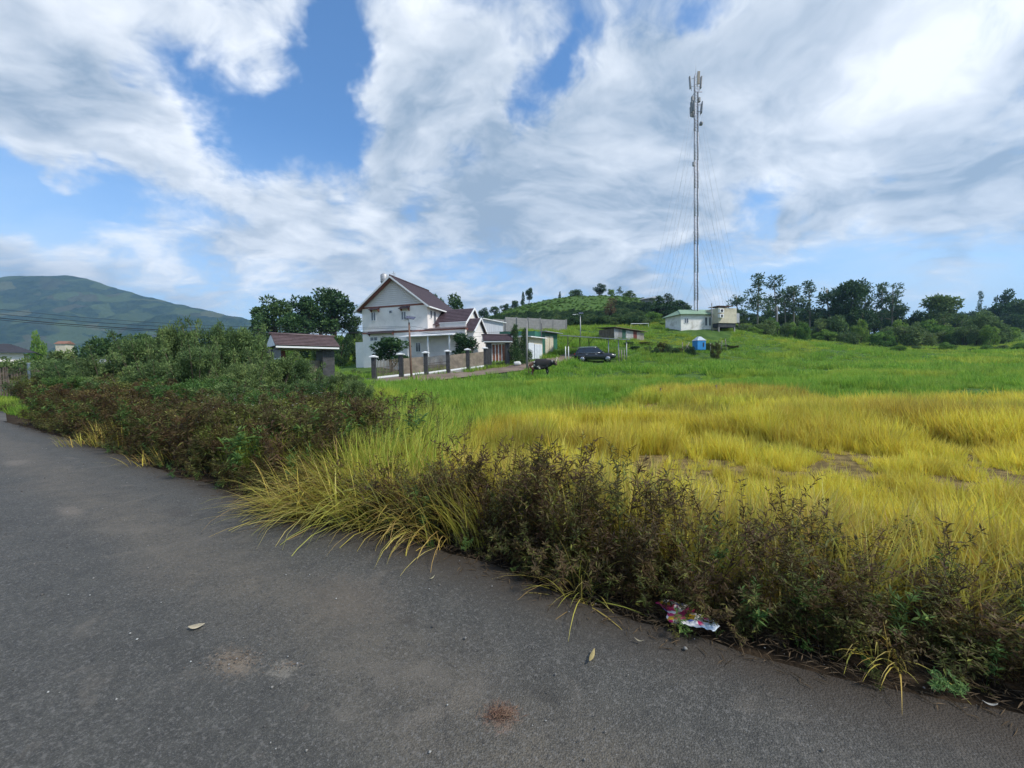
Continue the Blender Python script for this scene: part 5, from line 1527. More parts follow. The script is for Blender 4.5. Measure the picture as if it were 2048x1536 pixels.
def build_outbuildings():
    # pale grey sheet roofed store right of the house
    f = Frame(962, 48, 1002, 50.5, 715)
    r = f.root('grey_store', 'store with pale grey sheet gable wall behind the tiled gateway', 'shed')
    x0, z0 = f.on_y(962, 638); x1, z1 = f.on_y(1006, 646)
    sheet = plain('pale_grey_sheet', (0.46, 0.48, 0.51), 0.5, 0.06, 1.5)
    MB().prism([(x0, -1), (x1, -1), (x1, z1), (x0 + .15, z0)], 'y', 0, 6).build('wall', sheet, r)
    mb = MB(); bar(mb, (x0, -.2, z0 + .06), (x1 + .3, -.2, z1 + .02), 0.3, 0.08); mb.build('roof_edge', WTRIM, r)
    for k in range(12):
        x = x0 + (x1 - x0) * (k + .5) / 12
        MB().box(x - .02, x + .02, -.02, 0.0, 0, z0 + (z1 - z0) * (k + .5) / 12 - .1).build('sheet_rib', sheet, r)
    # garage with white gate, cream upper wall
    f = Frame(1057, 44.5, 1086, 47, 716)
    r = f.root('garage', 'cream garage with white metal gate under a white sheet roof', 'garage')
    x1 = f.W
    _, zt = f.on_y(1057, 672)
    MB().box(0, x1, 0.05, 3.5, -.6, zt).build('wall', CREAM, r)
    MB().prism([(-.5, zt - .15), (-.5, zt - .05), (3.6, zt + .35), (3.6, zt + .02)], 'x', -.2, x1 + .2).build('roof', WTRIM, r)
    g0, _ = f.on_y(1058, 700, -.1); g1, _ = f.on_y(1069, 700, -.1); g2, _ = f.on_y(1084, 700, -.1)
    zg = f.on_y(1065, 686, -.1)[1]
    whm = plain('white_sheet_gate', (0.62, 0.66, 0.70), 0.5, 0.08, 3)
    gt = MB().box(g0, g1, -.06, 0.04, -.1, zg).build('gate_leaf', whm, r)
    gt = MB().box(g1 + .05, g2, -.10, 0.04, -.05, zg - .1).build('gate_leaf', whm, r)
    for k in range(5):
        MB().box(g1 + .05 + (g2 - g1) * k / 5, g1 + .09 + (g2 - g1) * k / 5, -.125, -.101, 0, zg - .15).build('gate_rib', whm, gt)
    # green sheet shed with cream doors
    f = Frame(1086, 48.5, 1115, 52.5, 708)
    r = f.root('green_shed', 'dark green sheet metal shed with tall cream double doors', 'shed')
    _, zl = f.on_y(1086, 665); _, zr2 = f.on_y(1115, 668)
    MB().prism([(0, -.8), (f.W, -.8), (f.W, zr2), (0, zl)], 'y', 0, 5).build('wall', GREENP, r)
    MB().prism([(0.003, -.6), (5, -.6), (5, zl + .25), (0.003, zl)], 'x', -2.2, -.003).build('side_wall', GREENP, r)
    mb = MB(); bar(mb, (-.5, -.2, zl + .1), (f.W + .5, -.2, zr2 + .05), 0.9, 0.08); mb.build('roof_edge', STEEL, r)
    for (a, b) in ((1091, 1099), (1099.6, 1107)):
        d0, _ = f.on_y(a, 690, -.1); d1, _ = f.on_y(b, 690, -.1)
        z1 = f.on_y(a, 670, -.1)[1] - .1
        d = MB().box(d0, d1, -.08, -.003, -.1, z1).build('door', CREAM, r)
        MB().box((d0 + d1) / 2 - .02, (d0 + d1) / 2 + .02, -.1, -.082, 0, z1 - .1).build('door_rib', WTRIM, d)
    # stepped concrete block wall behind
    blk = plain('concrete_block', (0.24, 0.235, 0.23), 0.95, 0.12, 2.5, 0.4, 12)
    steps = [(985, 1010, 638, 62), (1010, 1033, 634, 63), (1033, 1056, 635.5, 64), (1056, 1080, 636, 65), (1080, 1105, 638, 66.5), (1105, 1132, 639, 68)]
    p0 = at(985, 660, 62)
    r = empty('block_wall', (p0.x, p0.y, 0), 0, 'long unpainted grey concrete block wall stepping up the slope behind the sheds', 'wall')
    for k, (a, b, t, Y) in enumerate(steps):
        pa, pb = at(a, t, Y), at(b, t, Y + 1.2)
        mb = MB()
        q = [Vector((pa.x, pa.y, 0)) - Vector((p0.x, p0.y, 0)), Vector((pb.x, pb.y, 0)) - Vector((p0.x, p0.y, 0))]
        n = (q[1] - q[0]).normalized(); s = Vector((-n.y, n.x, 0)) * 0.1
        zb = min(h1(pa.x, pa.y), h1(pb.x, pb.y)) - .5
        pts = [q[0] - s, q[1] - s, q[1] + s, q[0] + s]
        mb.faces([(v.x, v.y, zb) for v in pts] + [(v.x, v.y, pa.z) for v in pts], [(3, 2, 1, 0), (4, 5, 6, 7), (0, 1, 5, 4), (1, 2, 6, 5), (2, 3, 7, 6), (3, 0, 4, 7)])
        w = mb.build('wall_panel', blk, r)
        mb = MB(); mb.box(q[1].x - .15, q[1].x + .15, q[1].y - .22, q[1].y + .2, zb, pa.z + .12); mb.build('pier', CONC, w)
        nc = int((pa.z - zb - .4) / 0.4)
        for c in range(nc):      # recessed mortar lines as thin courses proud of the wall
            zz = pa.z - .4 * (c + 1)
            mb = MB(); e0, e1 = q[0] - s * 1.12, q[1] - s * 1.12
            bar(mb, (e0.x, e0.y, zz + .19), (e1.x, e1.y, zz + .19), 0.012, 0.37); mb.build('block_course', blk, w)
    # corrugated shed on the slope
    f = Frame(1229, 57, 1288, 61, 680)
    r = f.root('corrugated_shed', 'low shed patched from white, green and rusty corrugated sheets', 'shed')
    _, za = f.on_y(1229, 655); _, zb = f.on_y(1288, 664)
    cols = [(0.42, 0.42, 0.42), (0.30, 0.29, 0.28), (0.05, 0.14, 0.10), (0.50, 0.50, 0.50), (0.48, 0.47, 0.45), (0.22, 0.06, 0.05), (0.42, 0.38, 0.34), (0.38, 0.33, 0.28)]
    nS = len(cols)
    for k, c in enumerate(cols):
        xa, xb = f.W * k / nS, f.W * (k + 1) / nS
        z0, z1 = za + (zb - za) * k / nS, za + (zb - za) * (k + 1) / nS
        mb = MB(); nr = 6
        for j in range(nr):
            u0, u1 = xa + (xb - xa) * j / nr, xa + (xb - xa) * (j + .55) / nr
            mb.prism([(u0, -.4), (u1, -.4), (u1, z0 - .15), (u0, z0 - .15)], 'y', -.03, 0.0)
        mb.prism([(xa, -.4), (xb, -.4), (xb, z1 - .12), (xa, z0 - .12)], 'y', 0.001, .04)
        mb.build('wall_sheet', plain('shed_sheet', c, 0.6, 0.2, 3, stain=(0.2, 0.1, 0.06), stain_amt=0.4), r)
    MB().prism([(0.0, za - .1), (f.W, zb - .1), (f.W, -.4), (0, -.4)], 'y', 0.05, 3.0).build('core', WOOD, r)
    mb = MB(); mb.faces([(-.3, -.5, za), (f.W + .3, -.5, zb), (f.W + .3, 3.4, zb + .25), (-.3, 3.4, za + .25), (-.3, -.5, za + .05), (f.W + .3, -.5, zb + .05), (f.W + .3, 3.4, zb + .3), (-.3, 3.4, za + .3)],
                        [(3, 2, 1, 0), (4, 5, 6, 7), (0, 1, 5, 4), (1, 2, 6, 5), (2, 3, 7, 6), (3, 0, 4, 7)]); mb.build('roof', plain('rusty_roof', (0.24, 0.17, 0.13), 0.7, 0.3, 2), r)
    # hut at the foot of the mast
    f = Frame(1362, 64.5, 1437, 66.5, 656)
    r = f.root('mast_hut', 'white equipment hut with pale green roof at the foot of the mast', 'hut')
    _, za = f.on_y(1362, 629); _, zb = f.on_y(1437, 621)
    wall = plain('stained_hut_wall', (0.74, 0.72, 0.69), 0.85, 0.1, 1.2, stain=(0.30, 0.27, 0.22), stain_amt=0.6)
    MB().prism([(0, -.8), (f.W, -.8), (f.W, za), (0, za)], 'y', 0, 4).build('wall', wall, r)
    GRF = plain('faded_green_roof', (0.20, 0.30, 0.20), 0.6, 0.15, 2)
    mb = MB(); mb.faces([(-.5, -.5, za - .05), (f.W + .2, -.5, za + .12), (f.W + .2, 2.2, za + 1.25), (1.2, 2.2, za + 1.05), (-.5, -.5, za + .05), (f.W + .2, -.5, za + .22), (f.W + .2, 2.2, za + 1.35), (1.2, 2.2, za + 1.15)],
                        [(3, 2, 1, 0), (4, 5, 6, 7), (0, 1, 5, 4), (1, 2, 6, 5), (2, 3, 7, 6), (3, 0, 4, 7)]); mb.build('roof_slope', GRF, r)
    mb = MB(); mb.faces([(-.5, 4.5, za - .05), (f.W + .2, 4.5, za + .12), (f.W + .2, 2.2, za + 1.25), (1.2, 2.2, za + 1.05), (-.5, -.5, za - .02)], [(0, 1, 2, 3), (0, 3, 4)]); mb.build('roof_slope', GRF, r)
    window(f, r, 1368, 1377, 636, 647); window(f, r, 1409, 1415, 634, 652, mull=0, name='shutter'); window(f, r, 1417, 1422, 634, 652, mull=0, name='door')
    # taller stained block with air conditioners on stilts
    g = Frame(1437, 64.5, 1473, 65.5, 656)
    r2 = g.root('equipment_cabin', 'stained cream equipment cabin raised on a dark plinth beside the mast hut', 'cabin')
    zt = g.on_y(1455, 616)[1]; zl = g.on_y(1455, 646)[1]
    MB().box(0, g.W, 0, 3, zl, zt).build('wall', CREAM, r2)
    MB().box(.1, g.W - .1, .15, 2.9, zl - .7, zl - .003).build('plinth', DARKM, r2)
    for x in (.15, g.W - .35): MB().box(x, x + .2, .15, .35, -1, zl - .7).build('stilt', CONC, r2)
    MB().box(-.3, g.W * .75, -.2, 2, zt + .25, zt + .33).build('sun_shade', plain('rust_sheet', (0.20, 0.13, 0.11), 0.7, 0.3, 2), r2)
    for x in (.1, g.W * .6): MB().box(x, x + .08, .2, .28, zt, zt + .25).build('shade_post', DARKM, r2)
    for (a, b, t, u) in ((1440, 1448, 617, 625), (1440, 1448, 628, 635)):
        x0, z1 = g.on_y(a, t, -.4); x1, z0 = g.on_y(b, u, -.4)
        ac = MB().box(x0, x1, -.4, -.003, z0, z1).build('air_conditioner', WTRIM, r2)
        mb = MB(); mb.tube([((x0 + x1) / 2, -.43, (z0 + z1) / 2), ((x0 + x1) / 2, -.401, (z0 + z1) / 2)], (z1 - z0) * .38, 12); mb.build('fan', DARKM, ac)
    mb = MB(); mb.box(g.W + .1, g.W + .9, .3, 1.0, 1.0, 2.6); o = mb.build('cabinet', STEEL, r2)
    # small hut on the hill top
    f = Frame(1283, 128, 1297, 126, 612)
    r = f.root('hilltop_hut', 'tiny grey hut with sheet roof beside the conifers on the hill', 'hut')
    z = f.on_y(1283, 600)[1]
    MB().box(0, f.W, 0, 3, -1.5, z).build('wall', CONC, r)
    MB().box(f.W * .3, f.W * .5, -.05, -.003, 0, z * .8).build('door', DARKM, r)
    MB().prism([(-.6, z), (-.6, z + .12), (1.5, z + .75), (3.6, z + .12), (3.6, z)], 'x', -.4, f.W * 1.7).build('roof', STEEL, r)
    # dark roofed house cut by the left edge
    f = Frame(-40, 38, 48, 40, 745)
    r = f.root('roadside_house', 'house with dark hipped roof behind the orchard at the left edge', 'house')
    z = f.on_y(20, 706)[1]; zt = f.on_y(20, 688, 3)[1]
    MB().box(0, f.W, 0, 6, -1.5, z).build('wall', WHITE, r)
    roof_slab((-.6, -.6, z), (f.W + .9, -.6, z), (1.2, 3, zt), (f.W - 1.2, 3, zt), .03, 8, plain('slate_dark_roof', (0.05, 0.05, 0.06), .7), 'roof_slope', r)
    roof_slab((f.W + .9, -.6, z), (f.W + .9, 6.6, z), (f.W - 1.2, 3, zt), (f.W - 1.2, 3.01, zt), .03, 8, plain('slate_dark_roof', (0.05, 0.05, 0.06), .7), 'roof_hip', r)
    p = at(120, 680, 160)
    r = empty('distant_house', (p.x, p.y, p.z - 4.6), 0.2, 'distant low house with orange roof below the mountain', 'house')
    MB().box(-1.7, 1.7, 0, 4, -2, 3).build('wall', CREAM, r)
    MB().prism([(-.4, 3), (4.4, 3), (2, 4.3)], 'x', -2.1, 2.1).build('roof', plain('orange_roof', (0.24, 0.12, 0.08), .8), r)
    # blue water tank with white cone
    p = at(1398, 695, 50)
    t = empty('blue_tank', (p.x, p.y, p.z), .2, 'bright blue tank with pale cone top standing in the pasture', 'tank')
    t.scale = (.86, .86, .86)
    blue = plain('bright_blue_plastic', (0.04, 0.24, 0.55), 0.45, 0.1, 3)
    mb = MB(); mb.box(-.72, .72, -.6, .6, -.4, 1.02); mb.build('tank_body', blue, t, .06)
    mb = MB(); mb.faces([(-.78, -.66, 1.02), (.78, -.66, 1.02), (.78, .66, 1.02), (-.78, .66, 1.02), (-.2, -.2, 1.62), (.2, -.2, 1.62), (.2, .2, 1.62), (-.2, .2, 1.62)], [(3, 2, 1, 0), (4, 5, 6, 7), (0, 1, 5, 4), (1, 2, 6, 5), (2, 3, 7, 6), (3, 0, 4, 7)]); mb.build('cone_top', plain('pale_blue_tarp', (0.42, 0.48, 0.55), .7), t)
    MB().box(.22, .38, -.66, -.603, .1, .7).build('spout', DARKM, t)
    # orange brown bare earth and posts beside it
    for k, (px, py, hgt, tl) in enumerate([(1365, 700, 1.0, .0), (1372, 697, .9, .5), (1380, 701, .9, -.6), (1421, 700, .9, 0), (1443, 693, .8, .1), (1452, 693, 1.0, -.1), (1432, 694, .7, .9)]):
        q = at(px, py, 50)
        o = MB().tube([(0, 0, -.5), (0, 0, hgt)], .045, 6).build('field_post', PALEBARK)
        o.location = (q.x, q.y, q.z); o.rotation_euler = (0, tl, 0); tag(o, 'short grey post in the grass beside the blue tank', 'post', 'posts around the blue tank')
    # wooden stakes in the yellow grass
    for px, top, lab in ((1432, 770, 'right wooden stake standing at the edge of the yellow grass'), (1321, 776, 'left stubby stake standing at the edge of the yellow grass')):
        q = at(px, top, 19); g = h1(q.x, q.y)
        o = MB().tube([(0, 0, -.3), (0.01, 0, q.z - g)], [.05, .04], 6).build('wooden_stake', WOOD); o.location = (q.x, q.y, g); tag(o, lab, 'stake')
    for i, px in enumerate((626, 645, 664, 684)):
        q = at(px, 664, 66); g = h1(q.x, q.y)
        o = MB().box(-.06, .06, -.06, .06, -.3, max(.9, q.z - g)).build('fence_post', WTRIM); o.location = (q.x, q.y, g); tag(o, 'short pale post on the bank left of the house', 'post', 'posts on the bank')
build_outbuildings()

def build_lane():
    """packed dirt lane running past the compound fence up to the car"""
    pts = [(640, 775, 29), (750, 764, 32), (850, 757, 34), (950, 749, 37), (1040, 738, 40), (1110, 722, 44), (1160, 716, 48)]
    P = [at(*p) for p in pts]
    V = []
    for i, p in enumerate(P):
        a, b = P[max(i - 1, 0)], P[min(i + 1, len(P) - 1)]
        t = Vector((b.x - a.x, b.y - a.y)).normalized(); n = Vector((-t.y, t.x))
        for w in (-1.3, -.6, 0.1, .9, 1.7):
            x, y = p.x + n.x * w, p.y + n.y * w
            V.append((x, y, h1(x, y) + 0.06))
    Fc = [(i * 5 + j, i * 5 + j + 5, i * 5 + j + 6, i * 5 + j + 1) for i in range(len(P) - 1) for j in range(4)]
    mb = MB(); mb.faces(V, Fc, smooth=True)
    o = mb.build('dirt_lane', DIRT); o['kind'] = 'structure'
    for i in range(len(P) - 1):
        LANE.append((P[i].x, P[i].y, P[i + 1].x, P[i + 1].y, 1.25))
build_lane()
for (px, Y, rr) in ((1398, 50, 1.0), (1190, 46, 2.2), (1180, 43.2, 1.6), (1215, 43.2, 1.6), (1400, 65, 5)):
    q = at(px, 700, Y); KEEP_OUT.append((q.x, q.y, rr))

def build_picket_fences():
    stake = MB().box(-.035, .035, -.015, .015, -.4, 1.0).mesh('picket', WOOD)
    def run(pxa, Ya, ta, pxb, Yb, tb, n, label):
        A, B = at(pxa, ta, Ya), at(pxb, tb, Yb)
        r = empty('picket_fence', (A.x, A.y, 0), 0, label, 'fence')
        rng = np.random.default_rng(n)
        d = B - A; ang = math.atan2(d.y, d.x)
        for i in range(n):
            p = A.lerp(B, i / (n - 1))
            o = bpy.data.objects.new('picket', stake); link(o, r)
            g = p.z - 1.45
            o.location = (p.x - A.x, p.y - A.y, g + .3); o.scale = (1, 1, 1.15 * rng.uniform(.92, 1.06)); o.rotation_euler = (0, rng.normal(0, .03), ang)
        for dz in (-.35, -1.0):
            mb = MB(); bar(mb, (0, .04, A.z + dz), (d.x, d.y + .04, B.z + dz), .04, .07); mb.build('rail', WOOD, r)
        return A, B, r
    run(-60, 21.5, 733, 85, 22.5, 738, 26, 'grey wooden picket fence at the left edge of the photo')
    A, B, r = run(245, 20.5, 729, 345, 17.5, 741, 24, 'wooden picket fence showing between the feathery shrubs')
    q = at(57, 727, 21)
    o = MB().tube([(0, 0, -1.0), (0, 0, 1.35), (0, 0, 1.38)], [.06, .06, .1], 8).build('pipe_post', plain('pale_blue_pipe', (0.42, 0.50, 0.56), .5)); o.location = (q.x, q.y, q.z - 1.35); tag(o, 'pale blue pipe post in the picket fence at the left edge', 'post')
    q = at(222, 722, 20); o = MB().box(-.5, .5, -.3, .3, -.12, .08).box(-.18, .18, -.18, .18, -2.2, -.12, 1).build('gate_pier', [WTRIM, BLACKST]); o.location = (q.x, q.y, q.z); tag(o, 'fence pier with flat white cap left of the feathery shrubs', 'pier')
    # side lane at the far left
    a = [ground(-160, 800), ground(8, 800), ground(14, 846), ground(-160, 846)]
    mb = MB(); mb.poly([(x, y, max(z, -.02) + .03) for x, y, z in a][::-1]); o = mb.build('side_lane', plain('lane_gravel', (0.10, 0.095, 0.088), .95, .2, 1)); o['kind'] = 'structure'
build_picket_fences()
# ------------------------------------------------------------------ mast, poles, wires
def build_mast():
    Y = 67.0
    b = at(1391.5, 657, Y); zt = at(1391.5, 150, Y).z
    g = h1(b.x, b.y); Ht = zt - g
    r = empty('guyed_mast', (b.x, b.y, g), R(18), 'tall guyed steel lattice telecom mast with antennas at its top', 'mast')
    red = plain('faded_red_mast_paint', (0.34, 0.22, 0.23), .55, .12, 3, metal=.1)
    wht = plain('faded_white_mast_paint', (0.46, 0.46, 0.49), .5, .1, 3, metal=.2)
    rad = 0.38
    legs = [Vector((rad * math.cos(a), rad * math.sin(a), 0)) for a in (R(90), R(210), R(330))]
    nsec = 9
    for k in range(nsec):
        z0, z1 = Ht * k / nsec, Ht * (k + 1) / nsec
        m = wht
        for l in legs:
            mb = MB(); mb.tube([l + Vector((0, 0, z0)), l + Vector((0, 0, z1))], .055, 6); mb.build('leg', m, r)
        mb = MB(); st = 8
        for j in range(st):
            za, zb = z0 + (z1 - z0) * j / st, z0 + (z1 - z0) * (j + 1) / st
            for i in range(3):
                p, q = legs[i], legs[(i + 1) % 3]
                mb.tube([p + Vector((0, 0, za)), q + Vector((0, 0, zb))], .02, 4)
                mb.tube([p + Vector((0, 0, zb)), q + Vector((0, 0, zb))], .02, 4)
        mb.build('bracing', red if k % 2 else wht, r)['kind'] = 'stuff'
    MB().tube([(0, 0, Ht), (0, 0, Ht + 1.6)], [.025, .008], 5).build('lightning_rod', DARKM, r)
    MB().tube([(.12, -.25, 1), (.12, -.25, Ht * .93)], .05, 6).build('cable_run', DARKM, r)
    ant = plain('antenna_grey', (0.26, 0.27, 0.28), .5, .1, 3)
    tan_ = plain('antenna_tan', (0.34, 0.30, 0.24), .5, .1, 3)
    def panel(az, z, rr, h_, w, mat):
        c = Vector((math.cos(az) * rr, math.sin(az) * rr, z))
        o = MB().box(-.09, .09, -w / 2, w / 2, -h_ / 2, h_ / 2).build('panel_antenna', mat, r, .03)
        o.location = c; o.rotation_euler = (0, R(4), az)
        mb = MB(); mb.tube([(-.16, 0, -h_ / 2 - .4), (-.16, 0, h_ / 2 + .1)], .035, 6); mb.build('mount_pipe', wht, o)
        for dz in (-h_ * .35, h_ * .3):
            mb = MB(); bar(mb, (-.16, 0, dz), (-rr + .2, 0, dz), .05, .05); mb.build('mount_arm', wht, o)
    def zpx(py): return at(1391.5, py, Y).z - g
    base = -R(18)
    for az in (-1.57, .15, 3.0):
        panel(base + az, zpx(164), .95, 2.0, .42, tan_ if az == -1.57 else ant)
    for az in (-.35, 3.5, 1.6):
        panel(base + az, zpx(217), .95, 1.75, .40, ant)
        panel(base + az + .45, zpx(217), 1.0, 1.6, .3, ant)
    for az in (0.2, 3.3):
        o = MB().box(-.15, .15, -.2, .2, -.35, .35).build('radio_unit', ant, r, .02); o.location = (math.cos(base + az) * .65, math.sin(base + az) * .65, zpx(199))
    mb = MB(); mb.tube([(.75, -.2, zpx(247)), (1.05, -.25, zpx(247))], .32, 14); mb.build('dish', ant, r)
    mb = MB(); mb.box(-.75, -.45, -.3, .0, zpx(334), zpx(326)); mb.build('junction_box', ant, r)
    # star-shaped guy frame near the top
    mb = MB()
    for a in (R(90), R(210), R(330)):
        mb.tube([(0, 0, zpx(184)), (1.0 * math.cos(a), 1.0 * math.sin(a), zpx(186))], .045, 6)
    mb.build('guy_frame', red, r)
    # guy wires to four ground anchors
    wire = plain('guy_wire_steel', (0.34, 0.35, 0.38), .5, .1, 3)
    inv = Matrix.Rotation(-R(18), 4, 'Z')
    def anchor(px, py, Yd):
        p = at(px, py, Yd); z = h1(p.x, p.y)
        return inv @ Vector((p.x - b.x, p.y - b.y, z - g))
    lev = [184, 255, 335, 400, 462]
    for (px, py, Yd, dx) in ((1285, 600, 84, -1), (1318, 600, 82, -1), (1500, 600, 78, 1), (1468, 600, 79, 1)):
        A = anchor(px, py, Yd)
        for k, ly in enumerate(lev):
            t = Vector((dx * .4, 0, zpx(ly)))
            pts = [t.lerp(A + Vector((dx * k * -.6, 0, 0)), u) - Vector((0, 0, .9 * math.sin(math.pi * u))) for u in (0, .25, .5, .75, 1)]
            MB().tube(pts, .010, 4).build('guy_wire', wire, r)
    for (px, py, Yd, dx) in ((1352, 618, 72, -1), (1360, 622, 74, -1), (1440, 616, 70, 1), (1462, 612, 72, 1)):
        A = anchor(px, py, Yd); t = Vector((dx * .4, 0, zpx(560)))
        MB().tube([t, A], .010, 4).build('guy_wire', wire, r)
    MB().box(-.8, .8, -.8, .8, -.6, .25).build('footing', CONC, r)
build_mast()

def build_poles():
    # solar street lamp in front of the house
    p = at(823, 756, 33.5); top = at(821.5, 645, 33.5)
    t = empty('solar_lamp_post', (p.x, p.y, p.z), 0, 'rusty brown pole with solar panel lamp standing before the house', 'lamp post')
    rust = plain('rusty_pole', (0.19, 0.115, 0.085), .8, .2, 4)
    h_ = top.z - p.z
    MB().tube([(0, 0, -.4), (-.05, 0, h_ * .5), (-.09, 0, h_)], [.10, .085, .07], 10).build('pole', rust, t)
    MB().tube([(-.09, 0, h_), (-.14, -.02, h_ + .28)], .04, 6).build('arm', STEEL, t)
    o = MB().box(-.38, .38, -.28, .28, -.02, .02).build('solar_panel', plain('solar_cells', (0.05, 0.055, 0.10), .25, .15, 6), t); o.location = (.05, 0, h_ + .42); o.rotation_euler = (R(28), R(8), 0)
    MB().box(-.45, -.16, -.1, .1, h_ + .22, h_ + .30).build('lamp_head', STEEL, t)
    # second street lamp by the lane
    p = at(1161, 668, 60); top = at(1158, 631, 60)
    t = empty('street_lamp', (p.x, p.y, h1(p.x, p.y)), 0, 'thin grey street lamp on the slope behind the carport', 'lamp post')
    h_ = top.z - h1(p.x, p.y)
    MB().tube([(0, 0, -.3), (0, 0, h_)], [.09, .06], 8).build('pole', STEEL, t)
    MB().tube([(0, 0, h_), (-.5, 0, h_ + .2), (-.8, 0, h_ + .18)], .04, 6).build('arm', STEEL, t)
    o = MB().box(-.35, .35, -.25, .25, -.02, .02).build('solar_panel', plain('solar_cells', (0.05, 0.055, 0.10), .25, .15, 6), t); o.location = (.1, 0, h_ + .35); o.rotation_euler = (R(25), 0, 0)
    MB().box(-1.2, -.7, -.12, .12, h_ + .12, h_ + .2).build('lamp_head', WTRIM, t)
    # slim posts
    def post(px, ytop, ybase, Y, rad, mat, label, name='utility_pole'):
        a, c = at(px, ybase, Y), at(px - (.5 if name == 'utility_pole' else 0), ytop, Y)
        o = MB().tube([(0, 0, -.5), tuple(c - a)], [rad, rad * .75], 8).build(name, mat); o.location = a; tag(o, label, 'pole')
    post(1054, 641, 728, 39.5, .11, CONC, 'slim concrete pole standing right of the dark conifers')
    post(1083, 647, 705, 47.5, .07, DARKM, 'thin dark pole in front of the green shed')
    post(1424, 606, 656, 63, .10, CONC, 'grey concrete pole in front of the mast hut')
    post(1555, 612, 664, 84, .12, CONC, 'pale concrete pole in front of the right tree line')
    for i, (px, t_, b_) in enumerate([(1137, 693, 716), (1131, 693, 716)]):
        post(px, t_, b_, 44.5, .06, WTRIM, 'left of the two short white posts at the carport' if px == 1131 else 'right of the two short white posts at the carport', 'gate_post')
    # soccer goal frame on the slope
    a, c = at(1262, 660, 70), at(1297, 660, 70); z = h1(c.x, c.y); z0 = h1(a.x, a.y)
    hz = at(1297, 647, 70).z
    mb = MB(); mb.tube([(a.x, a.y, z0), (a.x, a.y, hz), (c.x, c.y, hz), (c.x, c.y, z - .2)], .06, 6, smooth=False); o = mb.build('goal_frame', WTRIM); tag(o, 'white goal frame on the slope above the corrugated shed', 'goal')
    # overhead wires: cross the mountain on the left, run to the lamp post
    cab = plain('black_cable', (0.02, 0.02, 0.022), .6, .1)
    end = at(822, 650, 33.5)
    for i, (px, py, Y, ex, ey, rad, lab) in enumerate([(-60, 612, 30, 1, -.0, .012, 'topmost thin overhead wire crossing the mountain'), (-60, 622, 29, 1, -.1, .016, 'second overhead wire below the topmost one'), (-60, 630, 28, 1, -.35, .026, 'thick lowest overhead cable bundle on the left'), (-60, 634, 27.5, 1, -.4, .016, 'thin cable just under the thick overhead bundle')]):
        a = at(px, py, Y); e = end + Vector((0, 0, ey - .1))
        pts = []
        for k in range(13):
            u = k / 12; q = a.lerp(e, u); q.z -= 1.15 * 4 * u * (1 - u) * .6; pts.append(q)
        o = MB().tube(pts, rad, 5).build('overhead_wire', cab); tag(o, lab, 'wire')
    e2 = at(1053, 655, 39.5)
    for k_, dz in enumerate((0, -.35)):
        pts = []
        for k in range(9):
            u = k / 8; q = end.lerp(e2, u) + Vector((0, 0, dz - .1)); q.z -= .5 * 4 * u * (1 - u); pts.append(q)
        o = MB().tube(pts, .012, 5).build('overhead_wire', cab); tag(o, ['upper wire running right from the solar lamp post across the house', 'lower wire running right from the solar lamp post across the house'][k_], 'wire')
build_poles()

# ------------------------------------------------------------------ carport, car, cow
def build_carport():
    f = Frame(1124, 47.5, 1256, 46.0, 722)
    r = f.root('carport', 'open carport with thin dark sheet roof over the black car', 'carport')
    x0, z0 = f.on_y(1124, 672); x1, z1 = f.on_y(1257, 681)
    sh = plain('grey_sheet', (0.30, 0.32, 0.31), .6, .15, 2)
    mb = MB(); mb.faces([(x0 - .2, -.6, z0), (x1 + .1, -.6, z1), (x1 + .1, 3.4, z1 + .3), (x0 - .2, 3.4, z0 + .3), (x0 - .2, -.6, z0 + .09), (x1 + .1, -.6, z1 + .09), (x1 + .1, 3.4, z1 + .39), (x0 - .2, 3.4, z0 + .39)],
                        [(3, 2, 1, 0), (4, 5, 6, 7), (0, 1, 5, 4), (1, 2, 6, 5), (2, 3, 7, 6), (3, 0, 4, 7)]); mb.build('roof', sh, r)
    for px, y in ((1136, 2.6), (1160, 3.2), (1178, 3.2), (1217, -.3), (1237, -.3), (1253, -.3), (1136, -.3), (1253, 3)):
        x, _ = f.on_y(px, 700, y)
        z = z0 + (z1 - z0) * (x - x0) / (x1 - x0) + .05 * y
        mb = MB(); mb.tube([(x, y, -1), (x, y, z)], .06, 7); mb.build('post', STEEL if px > 1200 else WOOD, r)
    for px in (1136, 1178):
        x, _ = f.on_y(px, 680, 2.6); mb = MB(); bar(mb, (x, 2.6, z0 - .9), (x + .8, 2.6, z0 + .1), .06, .06); mb.build('brace', WOOD, r)
    x, _ = f.on_y(1140, 690, 3); x2, _ = f.on_y(1200, 690, 3)
    for zz in (1.3, 1.75): mb = MB(); bar(mb, (x, 3.1, zz), (x2, 3.1, zz), .05, .06); mb.build('rail', PALEBARK, r)
    for k, px in enumerate((1238, 1243, 1248)):
        q = at(px, 722, 44.6)
        o = MB().tube([(0, 0, -.4), (.02 * k, 0, 1.3)], .05, 6).build('stake', PALEBARK); o.location = q; tag(o, 'pale wooden stake under the right end of the carport', 'stake', 'stakes under the carport')
build_carport()

